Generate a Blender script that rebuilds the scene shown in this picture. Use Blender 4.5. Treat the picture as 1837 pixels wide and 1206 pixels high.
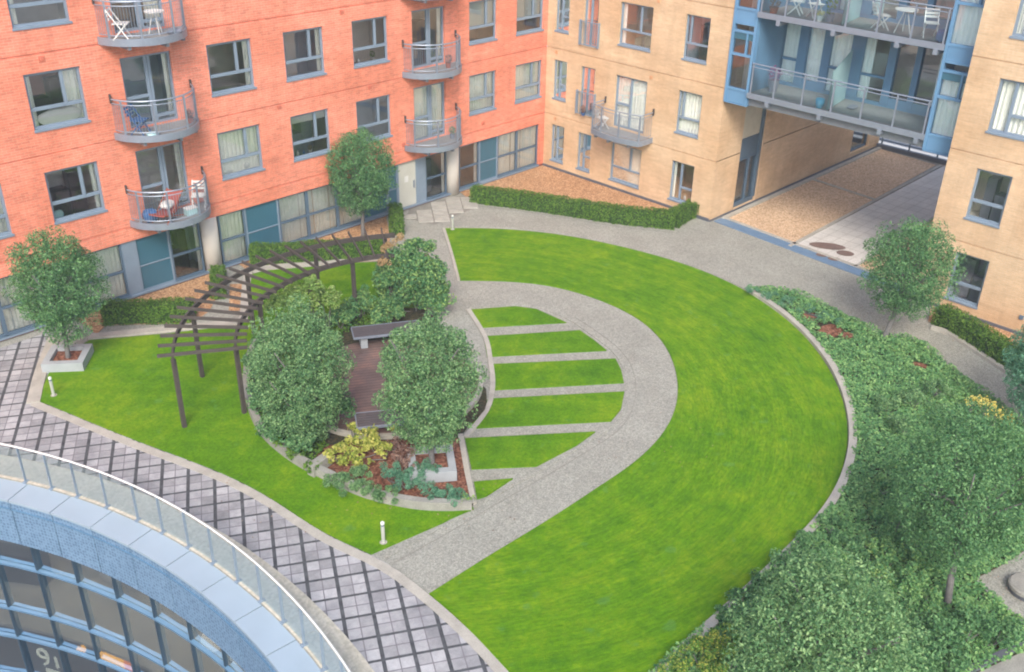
import bpy, math, random
import numpy as np
from mathutils import Vector, Matrix
from mathutils.geometry import tessellate_polygon

random.seed(7); RNG = np.random.default_rng(7)
for o in list(bpy.data.objects): bpy.data.objects.remove(o)
sc = bpy.context.scene; COL = sc.collection
rad = math.radians

# ------------------------------------------------------------------ camera
CAM = (-31.30179, -28.64062, 14.63092); ROT = (1.06857427, -0.01913263, -0.79088009); FPX = 1788.95875
cd = bpy.data.cameras.new('camera'); cam = bpy.data.objects.new('camera', cd); COL.objects.link(cam)
cam.location = CAM; cam.rotation_euler = ROT
cd.sensor_width = 36.0; cd.lens = FPX / 1837 * 36.0; cd.clip_end = 3000; cd.clip_start = 0.1
sc.camera = cam
# ------------------------------------------------------------------ sky, sun, exposure
SUN_EL, SUN_AZ = 42, 226            # azimuth clockwise from +Y
w = bpy.data.worlds.new('World'); sc.world = w; w.use_nodes = True
nt = w.node_tree; bg = nt.nodes['Background']
sky = nt.nodes.new('ShaderNodeTexSky'); sky.sky_type = 'NISHITA'; sky.sun_disc = False
sky.sun_elevation = rad(SUN_EL); sky.sun_rotation = rad(SUN_AZ)
sky.air_density = 1.0; sky.dust_density = 3.0; sky.ozone_density = 1.0
nt.links.new(sky.outputs[0], bg.inputs[0]); bg.inputs[1].default_value = 0.15
sl = bpy.data.lights.new('sun', 'SUN'); sun = bpy.data.objects.new('sun', sl); COL.objects.link(sun)
sl.energy = 1.5; sl.angle = rad(20); sl.color = (1.0, 0.95, 0.88)
sd = Vector((math.sin(rad(SUN_AZ)) * math.cos(rad(SUN_EL)), math.cos(rad(SUN_AZ)) * math.cos(rad(SUN_EL)), math.sin(rad(SUN_EL))))
sun.rotation_euler = sd.to_track_quat('Z', 'Y').to_euler()
sun.location = sd * 60
sc.view_settings.view_transform = 'Standard'; sc.view_settings.look = 'None'
sc.view_settings.exposure = 0.98; sc.view_settings.gamma = 1.0
sc.render.engine = 'CYCLES'; sc.render.resolution_x = 1024; sc.render.resolution_y = 672
sc.cycles.filter_width = 2.0; sc.cycles.max_bounces = 8; sc.cycles.transparent_max_bounces = 16

# ------------------------------------------------------------------ where a photo point lies in the place
_M = np.array(cam.rotation_euler.to_matrix())
def ray(x, y): return _M @ np.array([(x - 918.5) / FPX, -(y - 603.0) / FPX, -1.0])
def G(x, y, z=0.0):
    d = ray(x, y); t = (z - CAM[2]) / d[2]
    return (CAM[0] + d[0] * t, CAM[1] + d[1] * t)
def GP(L, z=0.0): return [G(*q, z) for q in L]

# ------------------------------------------------------------------ materials
def srgb(r, g, b):
    f = lambda c: (c / 255 / 12.92) if c / 255 <= 0.04045 else ((c / 255 + 0.055) / 1.055) ** 2.4
    return (f(r), f(g), f(b), 1.0)
class NT:
    def __init__(s, name):
        s.m = bpy.data.materials.new(name); s.m.use_nodes = True; s.t = s.m.node_tree
        s.b = s.t.nodes['Principled BSDF']; s.out = s.t.nodes['Material Output']
    def n(s, typ, **kw):
        x = s.t.nodes.new(typ)
        for k, v in kw.items(): setattr(x, k, v)
        return x
    def l(s, a, b): s.t.links.new(a, b)
    def math(s, op, a, b=None, c=None):
        x = s.n('ShaderNodeMath', operation=op)
        for i, v in enumerate((a, b, c)):
            if v is None: continue
            if isinstance(v, (int, float)): x.inputs[i].default_value = v
            else: s.l(v, x.inputs[i])
        return x.outputs[0]
    def pos(s):
        g = s.n('ShaderNodeNewGeometry'); return g.outputs['Position']
    def noise(s, vec, scale, detail=4, rough=0.6):
        x = s.n('ShaderNodeTexNoise'); x.inputs['Scale'].default_value = scale
        x.inputs['Detail'].default_value = detail; x.inputs['Roughness'].default_value = rough
        if vec is not None: s.l(vec, x.inputs['Vector'])
        return x.outputs['Fac']
    def ramp(s, fac, stops):
        x = s.n('ShaderNodeValToRGB'); e = x.color_ramp.elements
        while len(e) < len(stops): e.new(0.5)
        for i, (p, c) in enumerate(stops): e[i].position = p; e[i].color = c
        s.l(fac, x.inputs[0]); return x.outputs[0]
    def mix(s, fac, a, b, mode='MIX'):
        x = s.n('ShaderNodeMix', data_type='RGBA', blend_type=mode)
        for i, v in ((0, fac), (6, a), (7, b)):
            if isinstance(v, (int, float)): x.inputs[i].default_value = v
            elif isinstance(v, tuple): x.inputs[i].default_value = v
            else: s.l(v, x.inputs[i])
        return x.outputs[2]
    def xyz(s, vec):
        x = s.n('ShaderNodeSeparateXYZ'); s.l(vec, x.inputs[0]); return x.outputs
    def comb(s, x=0.0, y=0.0, z=0.0):
        c = s.n('ShaderNodeCombineXYZ')
        for i, v in enumerate((x, y, z)):
            if isinstance(v, (int, float)): c.inputs[i].default_value = v
            else: s.l(v, c.inputs[i])
        return c.outputs[0]
    def bump(s, h, strength=0.3, dist=0.02):
        x = s.n('ShaderNodeBump'); x.inputs['Strength'].default_value = strength; x.inputs['Distance'].default_value = dist
        s.l(h, x.inputs['Height']); s.l(x.outputs[0], s.b.inputs['Normal'])
    def fin(s, col=None, rough=0.7, metal=0.0, spec=None):
        if col is not None:
            if isinstance(col, tuple): s.b.inputs['Base Color'].default_value = col
            else: s.l(col, s.b.inputs['Base Color'])
        s.b.inputs['Roughness'].default_value = rough; s.b.inputs['Metallic'].default_value = metal
        if spec is not None: s.b.inputs['Specular IOR Level'].default_value = spec
        return s.m
def dark(c, k): return (c[0] * k, c[1] * k, c[2] * k, 1.0)

def simple(name, c, rough=0.7, metal=0.0, var=0.25, scale=3.0, spec=None, fine=0.0):
    a = NT(name); p = a.pos()
    f = a.noise(p, scale, 6)
    col = a.ramp(f, [(0.25, dark(c, 1 - var)), (0.75, dark(c, 1 + var * 0.5))])
    if fine:
        g = a.noise(p, 38.0, 2)
        col = a.mix(fine, col, a.ramp(g, [(0.3, (0, 0, 0, 1)), (0.7, (1, 1, 1, 1))]), 'OVERLAY')
    return a.fin(col, rough, metal, spec)

def brick(name, c, mortar, var=0.13, sp=0.55):
    a = NT(name); x, y, z = a.xyz(a.pos())
    u = a.math('ADD', x, y)
    v = a.comb(u, z, 0.0)
    b = a.n('ShaderNodeTexBrick'); a.l(v, b.inputs['Vector'])
    b.inputs['Scale'].default_value = 1.0; b.inputs['Brick Width'].default_value = 0.225; b.inputs['Row Height'].default_value = 0.075
    b.inputs['Mortar Size'].default_value = 0.006; b.inputs['Mortar Smooth'].default_value = 0.3; b.inputs['Bias'].default_value = 0.0
    b.inputs['Color1'].default_value = dark(c, 1 - var); b.inputs['Color2'].default_value = dark(c, 1 + var); b.inputs['Mortar'].default_value = mortar
    n1 = a.noise(a.comb(a.math('MULTIPLY', u, 0.35), z, 0.0), 1.6, 6, 0.65)
    n2 = a.noise(a.comb(a.math('MULTIPLY', u, 0.5), a.math('MULTIPLY', z, 3.0), 0.0), 3.2, 5, 0.7)
    n3 = a.noise(a.comb(u, z, 3.0), 0.45, 3, 0.5)
    n4 = a.noise(a.comb(a.math('MULTIPLY', u, 2.6), a.math('MULTIPLY', z, 0.22), 7.0), 1.0, 5, 0.7)
    n5 = a.noise(a.comb(u, z, 9.0), 7.0, 3, 0.8)
    col = a.mix(1.0, b.outputs['Color'], a.ramp(n4, [(0.36, (1 - .16 * sp, 1 - .18 * sp, 1 - .2 * sp, 1)), (0.56, (1.03, 1.03, 1.03, 1))]), 'MULTIPLY')
    col = a.mix(1.0, col, a.ramp(n5, [(0.38, (1 - .1 * sp, 1 - .1 * sp, 1 - .1 * sp, 1)), (0.64, (1 + .12 * sp, 1 + .13 * sp, 1 + .16 * sp, 1))]), 'MULTIPLY')
    col = a.mix(1.0, col, a.ramp(n1, [(0.3, (0.86, 0.85, 0.84, 1)), (0.7, (1.09, 1.09, 1.09, 1))]), 'MULTIPLY')
    col = a.mix(0.9, col, a.ramp(n2, [(0.32, (0.90, 0.89, 0.88, 1)), (0.72, (1.07, 1.08, 1.10, 1))]), 'MULTIPLY')
    col = a.mix(1.0, col, a.ramp(n3, [(0.34, (0.9, 0.87, 0.84, 1)), (0.64, (1.07, 1.12, 1.18, 1))]), 'MULTIPLY')
    a.bump(b.outputs['Fac'], -0.25, 0.008)
    return a.fin(col, 0.9, 0, 0.2)

def gravel(name, stops, scale=26.0, big=0.35):
    a = NT(name); p = a.pos()
    vo = a.n('ShaderNodeTexVoronoi'); vo.inputs['Scale'].default_value = scale; a.l(p, vo.inputs['Vector'])
    cx = a.xyz(vo.outputs['Color'])[0]
    col = a.ramp(cx, stops)
    n = a.noise(p, 0.8, 6, 0.65); n2 = a.noise(p, 7.0, 4, 0.7)
    col = a.mix(big * 2, col, a.ramp(n, [(0.3, (0.8, 0.79, 0.78, 1)), (0.7, (1.08, 1.08, 1.08, 1))]), 'MULTIPLY')
    col = a.mix(big * 2, col, a.ramp(n2, [(0.3, (0.86, 0.86, 0.87, 1)), (0.7, (1.07, 1.07, 1.06, 1))]), 'MULTIPLY')
    a.bump(vo.outputs['Distance'], 0.5, 0.015)
    return a.fin(col, 0.92, 0, 0.2)

def leafmat(name, c1, c2, c3, rough=0.6, spec=0.18, tl=0.28):
    a = NT(name); g = a.n('ShaderNodeNewGeometry')
    r = g.outputs['Random Per Island']
    n = a.noise(g.outputs['Position'], 2.1, 4, 0.75)
    f = a.math('ADD', a.math('MULTIPLY', r, 0.46), a.math('MULTIPLY', n, 0.66))
    col = a.ramp(f, [(0.24, c1), (0.54, c2), (0.84, c3)])
    a.fin(col, rough, 0, spec)
    tr = a.n('ShaderNodeBsdfTranslucent'); a.l(a.mix(1.0, col, (1.2, 1.3, 0.6, 1), 'MULTIPLY'), tr.inputs[0])
    mx = a.n('ShaderNodeMixShader'); mx.inputs[0].default_value = tl
    a.l(a.b.outputs[0], mx.inputs[1]); a.l(tr.outputs[0], mx.inputs[2]); a.l(mx.outputs[0], a.out.inputs[0])
    return a.m

def glassmat(name, tint, refl=0.10, rough=0.02, k=1.3, haze=0.0):
    a = NT(name); t = a.t; t.nodes.remove(a.b)
    tr = a.n('ShaderNodeBsdfTransparent'); tr.inputs[0].default_value = tint
    gl = a.n('ShaderNodeBsdfGlossy'); gl.inputs['Roughness'].default_value = rough; gl.inputs[0].default_value = (0.92, 0.97, 1, 1)
    lw = a.n('ShaderNodeFresnel'); lw.inputs[0].default_value = 1.5
    f = a.math('ADD', a.math('MULTIPLY', lw.outputs[0], k), refl)
    f = a.math('MINIMUM', f, 0.9)
    mx = a.n('ShaderNodeMixShader'); a.l(f, mx.inputs[0]); a.l(tr.outputs[0], mx.inputs[1]); a.l(gl.outputs[0], mx.inputs[2])
    res = mx.outputs[0]
    if haze:
        df = a.n('ShaderNodeBsdfDiffuse'); df.inputs[0].default_value = (0.62, 0.74, 0.74, 1); m2 = a.n('ShaderNodeMixShader'); m2.inputs[0].default_value = haze
        a.l(res, m2.inputs[1]); a.l(df.outputs[0], m2.inputs[2]); res = m2.outputs[0]
    a.l(res, a.out.inputs[0]); return a.m

def emit(name, c, s):
    a = NT(name); a.b.inputs['Base Color'].default_value = c
    a.b.inputs['Emission Color'].default_value = c; a.b.inputs['Emission Strength'].default_value = s
    return a.m

M = {}
M['orange'] = brick('orange_brick', (0.72, 0.228, 0.140, 1), (0.70, 0.37, 0.26, 1))
M['tan'] = brick('tan_brick', (0.60, 0.415, 0.25, 1), (0.61, 0.47, 0.32, 1), 0.05, 0.35)
M['frame'] = simple('grey_blue_frame', srgb(124, 140, 156), 0.45, 0.0, 0.12, 2.0)
M['frame_dark'] = simple('dark_blue_frame', srgb(84, 104, 122), 0.45, 0.0, 0.15, 2.0)
M['teal'] = simple('teal_panel', srgb(60, 102, 120), 0.3, 0.0, 0.15, 1.0)
M['steel_blue'] = simple('pale_blue_steel', srgb(100, 142, 178), 0.4, 0.0, 0.12, 1.2)
M['steel_blue_dark'] = simple('mid_blue_steel', srgb(92, 130, 160), 0.45, 0.0, 0.15, 1.2)
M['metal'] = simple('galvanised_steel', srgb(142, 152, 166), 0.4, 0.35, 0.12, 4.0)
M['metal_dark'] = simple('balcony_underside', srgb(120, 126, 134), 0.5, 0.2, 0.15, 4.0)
M['deckboard'] = simple('balcony_floor', srgb(140, 140, 138), 0.8, 0, 0.2, 6.0)
M['column'] = simple('white_column', srgb(206, 200, 190), 0.7, 0, 0.08, 1.0)
M['glass'] = glassmat('window_glass', (0.96, 0.98, 0.98, 1), 0.12, k=1.3)
M['shop_glass'] = glassmat('shop_glass', (0.78, 0.87, 0.92, 1), 0.05, k=0.9)
M['rail_glass'] = glassmat('rail_glass', (0.86, 0.93, 0.91, 1), 0.02, 0.03, haze=0.15)
M['balcony_glass'] = glassmat('balcony_glass', (0.80, 0.93, 0.98, 1), 0.02, 0.03, k=0.8, haze=0.05)
M['frost'] = simple('frosted_glass', srgb(170, 206, 208), 0.25, 0, 0.06, 2.0)
M['curtain'] = simple('curtain_fabric', srgb(248, 248, 238), 0.9, 0, 0.1, 5.0)
M['blind'] = simple('blind_fabric', srgb(200, 204, 196), 0.9, 0, 0.08, 3.0)
M['room'] = simple('room_plaster', srgb(226, 222, 214), 0.95, 0, 0.2, 0.8)
M['roomdark'] = simple('room_dim', srgb(196, 194, 194), 0.95, 0, 0.3, 0.8)
ROOMS = [M['room'], M['roomdark'], simple('warm_room', srgb(214, 190, 160), .95, 0, .25, .8), simple('blue_room', srgb(176, 190, 204), .95, 0, .25, .8), simple('red_room', srgb(176, 120, 108), .95, 0, .25, .8), simple('deep_room', srgb(170, 162, 152), .95, 0, .3, .8)]
M['white'] = simple('white_plastic', srgb(214, 214, 210), 0.5, 0, 0.05, 3.0)
M['kerb'] = simple('pale_concrete', srgb(172, 168, 158), 0.85, 0, 0.25, 2.5, fine=0.15)
M['stonewall'] = simple('grey_stone', srgb(146, 145, 138), 0.85, 0, 0.28, 3.0, fine=0.15)
M['planter'] = simple('planter_concrete', srgb(158, 164, 168), 0.8, 0, 0.14, 3.0)
M['flag'] = simple('flagstone', srgb(166, 163, 154), 0.85, 0, 0.25, 2.6, fine=0.15)
M['flag_gap'] = simple('flagstone_joint', srgb(132, 129, 121), 0.9, 0, 0.25, 4.0)
M['plinth'] = brick('red_plinth', (0.30, 0.105, 0.08, 1), (0.3, 0.2, 0.17, 1))
M['flash'] = simple('lead_flashing', srgb(96, 100, 110), 0.6, 0.2, 0.2, 3.0)
M['timber'] = simple('dark_timber', srgb(74, 68, 64), 0.8, 0, 0.3, 5.0)
M['benchwood'] = simple('bench_timber', srgb(84, 78, 80), 0.7, 0, 0.25, 8.0)
M['bark'] = simple('tree_bark', srgb(112, 110, 108), 0.9, 0, 0.4, 14.0)
M['mulch'] = gravel('bark_mulch', [(0.0, srgb(80, 50, 38)), (0.5, srgb(122, 78, 60)), (1.0, srgb(160, 116, 96))], 18.0)
M['soil'] = gravel('planting_soil', [(0.0, srgb(40, 44, 30)), (0.6, srgb(62, 62, 44)), (1.0, srgb(92, 78, 58))], 20.0)
M['gravel_brown'] = gravel('brown_gravel', [(0.0, srgb(128, 94, 66)), (0.5, srgb(180, 138, 100)), (1.0, srgb(206, 172, 136))], 24.0)
M['path'] = gravel('pale_bound_gravel', [(0.0, srgb(132, 132, 124)), (0.5, srgb(153, 153, 144)), (1.0, srgb(170, 170, 160))], 38.0, 0.38)
M['cream'] = gravel('cream_strip', [(0.0, srgb(186, 182, 164)), (1.0, srgb(212, 206, 190))], 18.0)
M['mullion'] = simple('dark_mullion', srgb(44, 66, 84), .4, 0, .15)
M['transom'] = simple('blue_transom', srgb(88, 122, 152), .4, 0, .15)
M['curtain_cool'] = simple('pale_curtain', srgb(242, 252, 250), .9, 0, .05)
M['bollard'] = simple('bollard_paint', srgb(178, 180, 172), .5, .1, .08)
M['asphalt'] = simple('street_asphalt', srgb(52, 56, 62), 0.9, 0, 0.15, 0.6)
M['pot'] = simple('terracotta', srgb(150, 84, 60), 0.8, 0, 0.15, 4.0)
M['pot_grey'] = simple('grey_pot', srgb(120, 124, 136), 0.7, 0, 0.15, 4.0)
M['bluecloth'] = simple('blue_fabric', srgb(52, 92, 142), 0.8, 0, 0.2, 5.0)
M['redcloth'] = simple('red_brown_fabric', srgb(150, 74, 66), 0.8, 0, 0.25, 6.0)
M['cyan'] = simple('cyan_plastic', srgb(40, 164, 200), 0.4, 0, 0.1, 4.0)
M['purple'] = simple('purple_flower', srgb(122, 70, 110), 0.7, 0, 0.3, 12.0)
M['capping'] = simple('white_metal_roof', srgb(158, 176, 190), 0.35, 0.1, 0.08, 1.0)
M['interior'] = simple('shop_interior', srgb(206, 200, 186), 0.9, 0, 0.35, 0.5)
M['shopfloor'] = simple('shop_floor', srgb(214, 206, 190), 0.6, 0, 0.3, 0.7)
M['sign_yellow'] = emit('lit_yellow', srgb(255, 176, 40), 3.6)
M['sign_orange'] = emit('lit_orange', srgb(240, 120, 50), 2.6)
M['sign_white'] = emit('glow_white', srgb(250, 246, 220), 1.1)  # numerals and bar are drawn bright by emission
M['lampwhite'] = emit('lamp_shade', srgb(250, 236, 214), 1.2)

def pavermat():
    a = NT('checker_pavers'); x, y, z = a.xyz(a.pos())
    c = a.math('SUBTRACT', a.math('MULTIPLY', x, 0.8660254), a.math('MULTIPLY', y, 0.5))
    v = a.math('ADD', a.math('MULTIPLY', x, 0.5), a.math('MULTIPLY', y, 0.8660254))
    fc = a.math('DIVIDE', a.math('ADD', c, 19.75 + 0.303), 0.606); fv = a.math('DIVIDE', a.math('ADD', v, 21.03 + 0.3125), 0.625)
    fr = lambda q: a.math('ABSOLUTE', a.math('SUBTRACT', a.math('FRACT', q), 0.5))
    wob = a.math('MULTIPLY', a.math('SUBTRACT', a.noise(a.pos(), 9.0, 2), 0.5), 0.02)
    bar1 = a.math('LESS_THAN', fr(fc), 0.066); bar2 = a.math('LESS_THAN', a.math('ADD', fr(fv), wob), 0.050)
    bars = a.math('MAXIMUM', bar1, bar2)
    f2c = a.math('MULTIPLY', fc, 2.0); f2v = a.math('MULTIPLY', fv, 2.0)
    edge = lambda q: a.math('GREATER_THAN', fr(q), 0.468)
    # mid joints of each light panel
    jc = a.math('GREATER_THAN', fr(fc), 0.481); jv = a.math('GREATER_THAN', a.math('ADD', fr(fv), wob), 0.478)
    joint = a.math('MAXIMUM', jc, jv)
    wn = a.n('ShaderNodeTexWhiteNoise', noise_dimensions='2D')
    a.l(a.comb(a.math('FLOOR', a.math('ADD', f2c, 0.0)), a.math('FLOOR', a.math('ADD', f2v, 0.0))), wn.inputs['Vector'])
    base = a.ramp(wn.outputs['Value'], [(0.0, srgb(146, 146, 147)), (0.5, srgb(162, 162, 163)), (1.0, srgb(179, 179, 180))])
    p = a.pos()
    base = a.mix(1.0, base, a.ramp(a.noise(p, 0.9, 5, 0.65), [(0.30, (0.66, 0.66, 0.68, 1)), (0.60, (1.06, 1.06, 1.06, 1))]), 'MULTIPLY')
    base = a.mix(1.0, base, a.ramp(a.noise(p, 6.5, 4, 0.7), [(0.25, (0.8, 0.8, 0.82, 1)), (0.7, (1.1, 1.1, 1.1, 1))]), 'MULTIPLY')
    col = a.mix(joint, base, srgb(118, 115, 120))
    dk = a.ramp(a.noise(p, 5.0, 4), [(0.3, srgb(58, 60, 63)), (0.75, srgb(94, 96, 99))])
    col = a.mix(bars, col, dk)
    a.bump(a.math('SUBTRACT', 1.0, a.math('MAXIMUM', joint, bars)), 0.25, 0.004)
    return a.fin(col, 0.75, 0, 0.3)
M['paver'] = pavermat()

def lawnmat(name, cx=-15.7, cy=-11.0, strip=True, yellow=0.5):
    a = NT(name); p = a.pos(); x, y, z = a.xyz(p)
    dx = a.math('SUBTRACT', x, cx); dy = a.math('SUBTRACT', y, cy)
    r = a.math('SQRT', a.math('ADD', a.math('MULTIPLY', dx, dx), a.math('MULTIPLY', dy, dy)))
    th = a.math('ARCTAN2', dy, dx)
    pol = a.comb(a.math('MULTIPLY', r, 4.2), a.math('MULTIPLY', th, 5.0), 0.0)
    n1 = a.noise(pol, 1.0, 5, 0.65)
    n2 = a.noise(p, 1.7, 6, 0.75); n3 = a.noise(p, 9.0, 6, 0.95); n4 = a.noise(p, 0.42, 4)
    f = a.math('ADD', a.math('ADD', a.math('MULTIPLY', n1, 0.22 if strip else 0.06), a.math('MULTIPLY', n2, 0.30)), a.math('ADD', a.math('MULTIPLY', n3, 0.36), a.math('MULTIPLY', n4, 0.22 if strip else 0.36)))
    col = a.ramp(f, [(0.42, (0.042, 0.140, 0.003, 1)), (0.535, (0.092, 0.218, 0.002, 1)), (0.65, (0.176, 0.282, 0.006, 1))])
    st = a.noise(a.comb(a.math('MULTIPLY', r, 16.0), a.math('MULTIPLY', th, 26.0), 4.0), 1.0, 3, 0.8) if strip else a.noise(p, 16.0, 3, 0.8)
    col = a.mix(1.0, col, a.ramp(st, [(0.36, (0.74, 0.80, 0.72, 1)), (0.64, (1.20, 1.17, 1.25, 1))]), 'MULTIPLY')
    wv = a.math('SINE', a.math('MULTIPLY', r, 10.5)) if strip else a.math('SINE', a.math('MULTIPLY', a.math('ADD', x, y), 7.0))
    col = a.mix(1.0, col, a.ramp(a.math('ADD', a.math('MULTIPLY', wv, 0.5), 0.5), [(0.2, (0.945, 0.96, 0.945, 1)), (0.8, (1.04, 1.03, 1.04, 1))]), 'MULTIPLY')
    pt = a.noise(p, 2.2, 2, 0.5)
    col = a.mix(a.ramp(pt, [(0.66, (0, 0, 0, 1)), (0.72, (0.28, 0.28, 0.28, 1))]), col, (0.10, 0.25, 0.08, 1))
    a.bump(a.math('ADD', n3, a.noise(p, 45.0, 3)), 0.6, 0.02)
    return a.fin(col, 0.85, 0, 0.15)
M['lawn'] = lawnmat('lawn_grass')
M['lawn2'] = lawnmat('plain_grass', strip=False)

def perfmat():
    a = NT('blue_perforated_metal'); p = a.pos(); x, y, z = a.xyz(p)
    th = a.math('MULTIPLY', a.math('ARCTAN2', a.math('ADD', y, 14.6), a.math('ADD', x, 39.9)), 15.35)
    v = a.comb(th, z, 0.0)
    vo = a.n('ShaderNodeTexVoronoi'); vo.inputs['Scale'].default_value = 11.0; vo.inputs['Randomness'].default_value = 0.35; a.l(v, vo.inputs['Vector'])
    col = a.ramp(vo.outputs['Distance'], [(0.18, srgb(74, 104, 132)), (0.46, srgb(120, 150, 178))])
    col = a.mix(1.0, col, a.ramp(a.noise(v, 2.0, 5), [(0.3, (0.86, 0.88, 0.9, 1)), (0.7, (1.08, 1.06, 1.05, 1))]), 'MULTIPLY')
    return a.fin(col, 0.4, 0.1)
M['perf'] = perfmat()

def deckmat():
    a = NT('brown_timber_deck'); x, y, z = a.xyz(a.pos())
    v = a.math('ADD', a.math('MULTIPLY', x, 0.5), a.math('MULTIPLY', y, 0.866))
    f = a.math('FRACT', a.math('MULTIPLY', v, 7.0))
    gap = a.math('LESS_THAN', f, 0.12)
    n = a.noise(a.pos(), 1.6, 6, 0.7)
    col = a.ramp(n, [(0.25, srgb(84, 70, 66)), (0.5, srgb(112, 92, 86)), (0.75, srgb(146, 112, 98))])
    col = a.mix(gap, col, srgb(60, 52, 50))
    return a.fin(col, 0.75)
M['deck'] = deckmat()

L3 = lambda a, b, c: ((*a, 1), (*b, 1), (*c, 1))
M['leaf_tree'] = leafmat('tree_leaves', *L3((0.020, 0.070, 0.034), (0.092, 0.222, 0.092), (0.245, 0.43, 0.185)))
M['leaf_tree2'] = leafmat('grey_green_leaves', *L3((0.030, 0.090, 0.042), (0.125, 0.260, 0.112), (0.33, 0.49, 0.225)))
M['leaf_blue'] = leafmat('blue_green_leaves', *L3((0.035, 0.12, 0.075), (0.10, 0.26, 0.165), (0.23, 0.43, 0.29)))
M['leaf_gold_mix'] = leafmat('gold_flecked_leaves', *L3((0.04, 0.13, 0.03), (0.13, 0.27, 0.05), (0.52, 0.50, 0.11)))
M['leaf_hedge'] = leafmat('hedge_leaves', *L3((0.033, 0.094, 0.015), (0.088, 0.187, 0.029), (0.198, 0.319, 0.055)))
M['leaf_ivy'] = leafmat('ground_cover_leaves', *L3((0.051, 0.157, 0.073), (0.150, 0.331, 0.128), (0.355, 0.546, 0.211)))
M['leaf_vari'] = leafmat('variegated_leaves', *L3((0.034, 0.115, 0.052), (0.115, 0.270, 0.109), (0.356, 0.494, 0.161)))
M['leaf_yellow'] = leafmat('golden_leaves', *L3((0.13, 0.21, 0.035), (0.36, 0.40, 0.075), (0.60, 0.55, 0.17)))
M['leaf_lime'] = leafmat('lime_leaves', *L3((0.08, 0.18, 0.04), (0.22, 0.36, 0.09), (0.40, 0.50, 0.18)))
M['leaf_brown'] = leafmat('bronze_leaves', *L3((0.11, 0.06, 0.05), (0.25, 0.15, 0.125), (0.40, 0.28, 0.23)))
M['leaf_pink'] = leafmat('pink_buff_leaves', *L3((0.20, 0.17, 0.06), (0.40, 0.27, 0.14), (0.5, 0.36, 0.2)))
M['flower'] = leafmat('pale_yellow_flowers', *L3((0.55, 0.45, 0.10), (0.72, 0.62, 0.18), (0.82, 0.74, 0.3)))
M['fleck'] = leafmat('grass_blades', *L3((0.06, 0.17, 0.015), (0.12, 0.25, 0.015), (0.22, 0.33, 0.02)))
M['hedge_core'] = simple('hedge_inner_shade', (0.025, 0.06, 0.012, 1), 0.9, 0, 0.3, 6.0)

# ------------------------------------------------------------------ objects
ROOTM = {}
def thing(name, label, cat, loc=(0, 0, 0), rz=0.0, group=None):
    o = bpy.data.objects.new(name, None); COL.objects.link(o)
    o.location = loc; o.rotation_euler = (0, 0, rz); o.empty_display_size = 0.2
    o['label'] = label; o['category'] = cat
    if group: o['group'] = group
    ROOTM[o] = (Matrix.Translation(loc) @ Matrix.Rotation(rz, 4, 'Z')).inverted()
    return o
def tag(o, label, cat, group=None):
    o['label'] = label; o['category'] = cat
    if group: o['group'] = group
    return o
def kind(o, k): o['kind'] = k; return o

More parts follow.
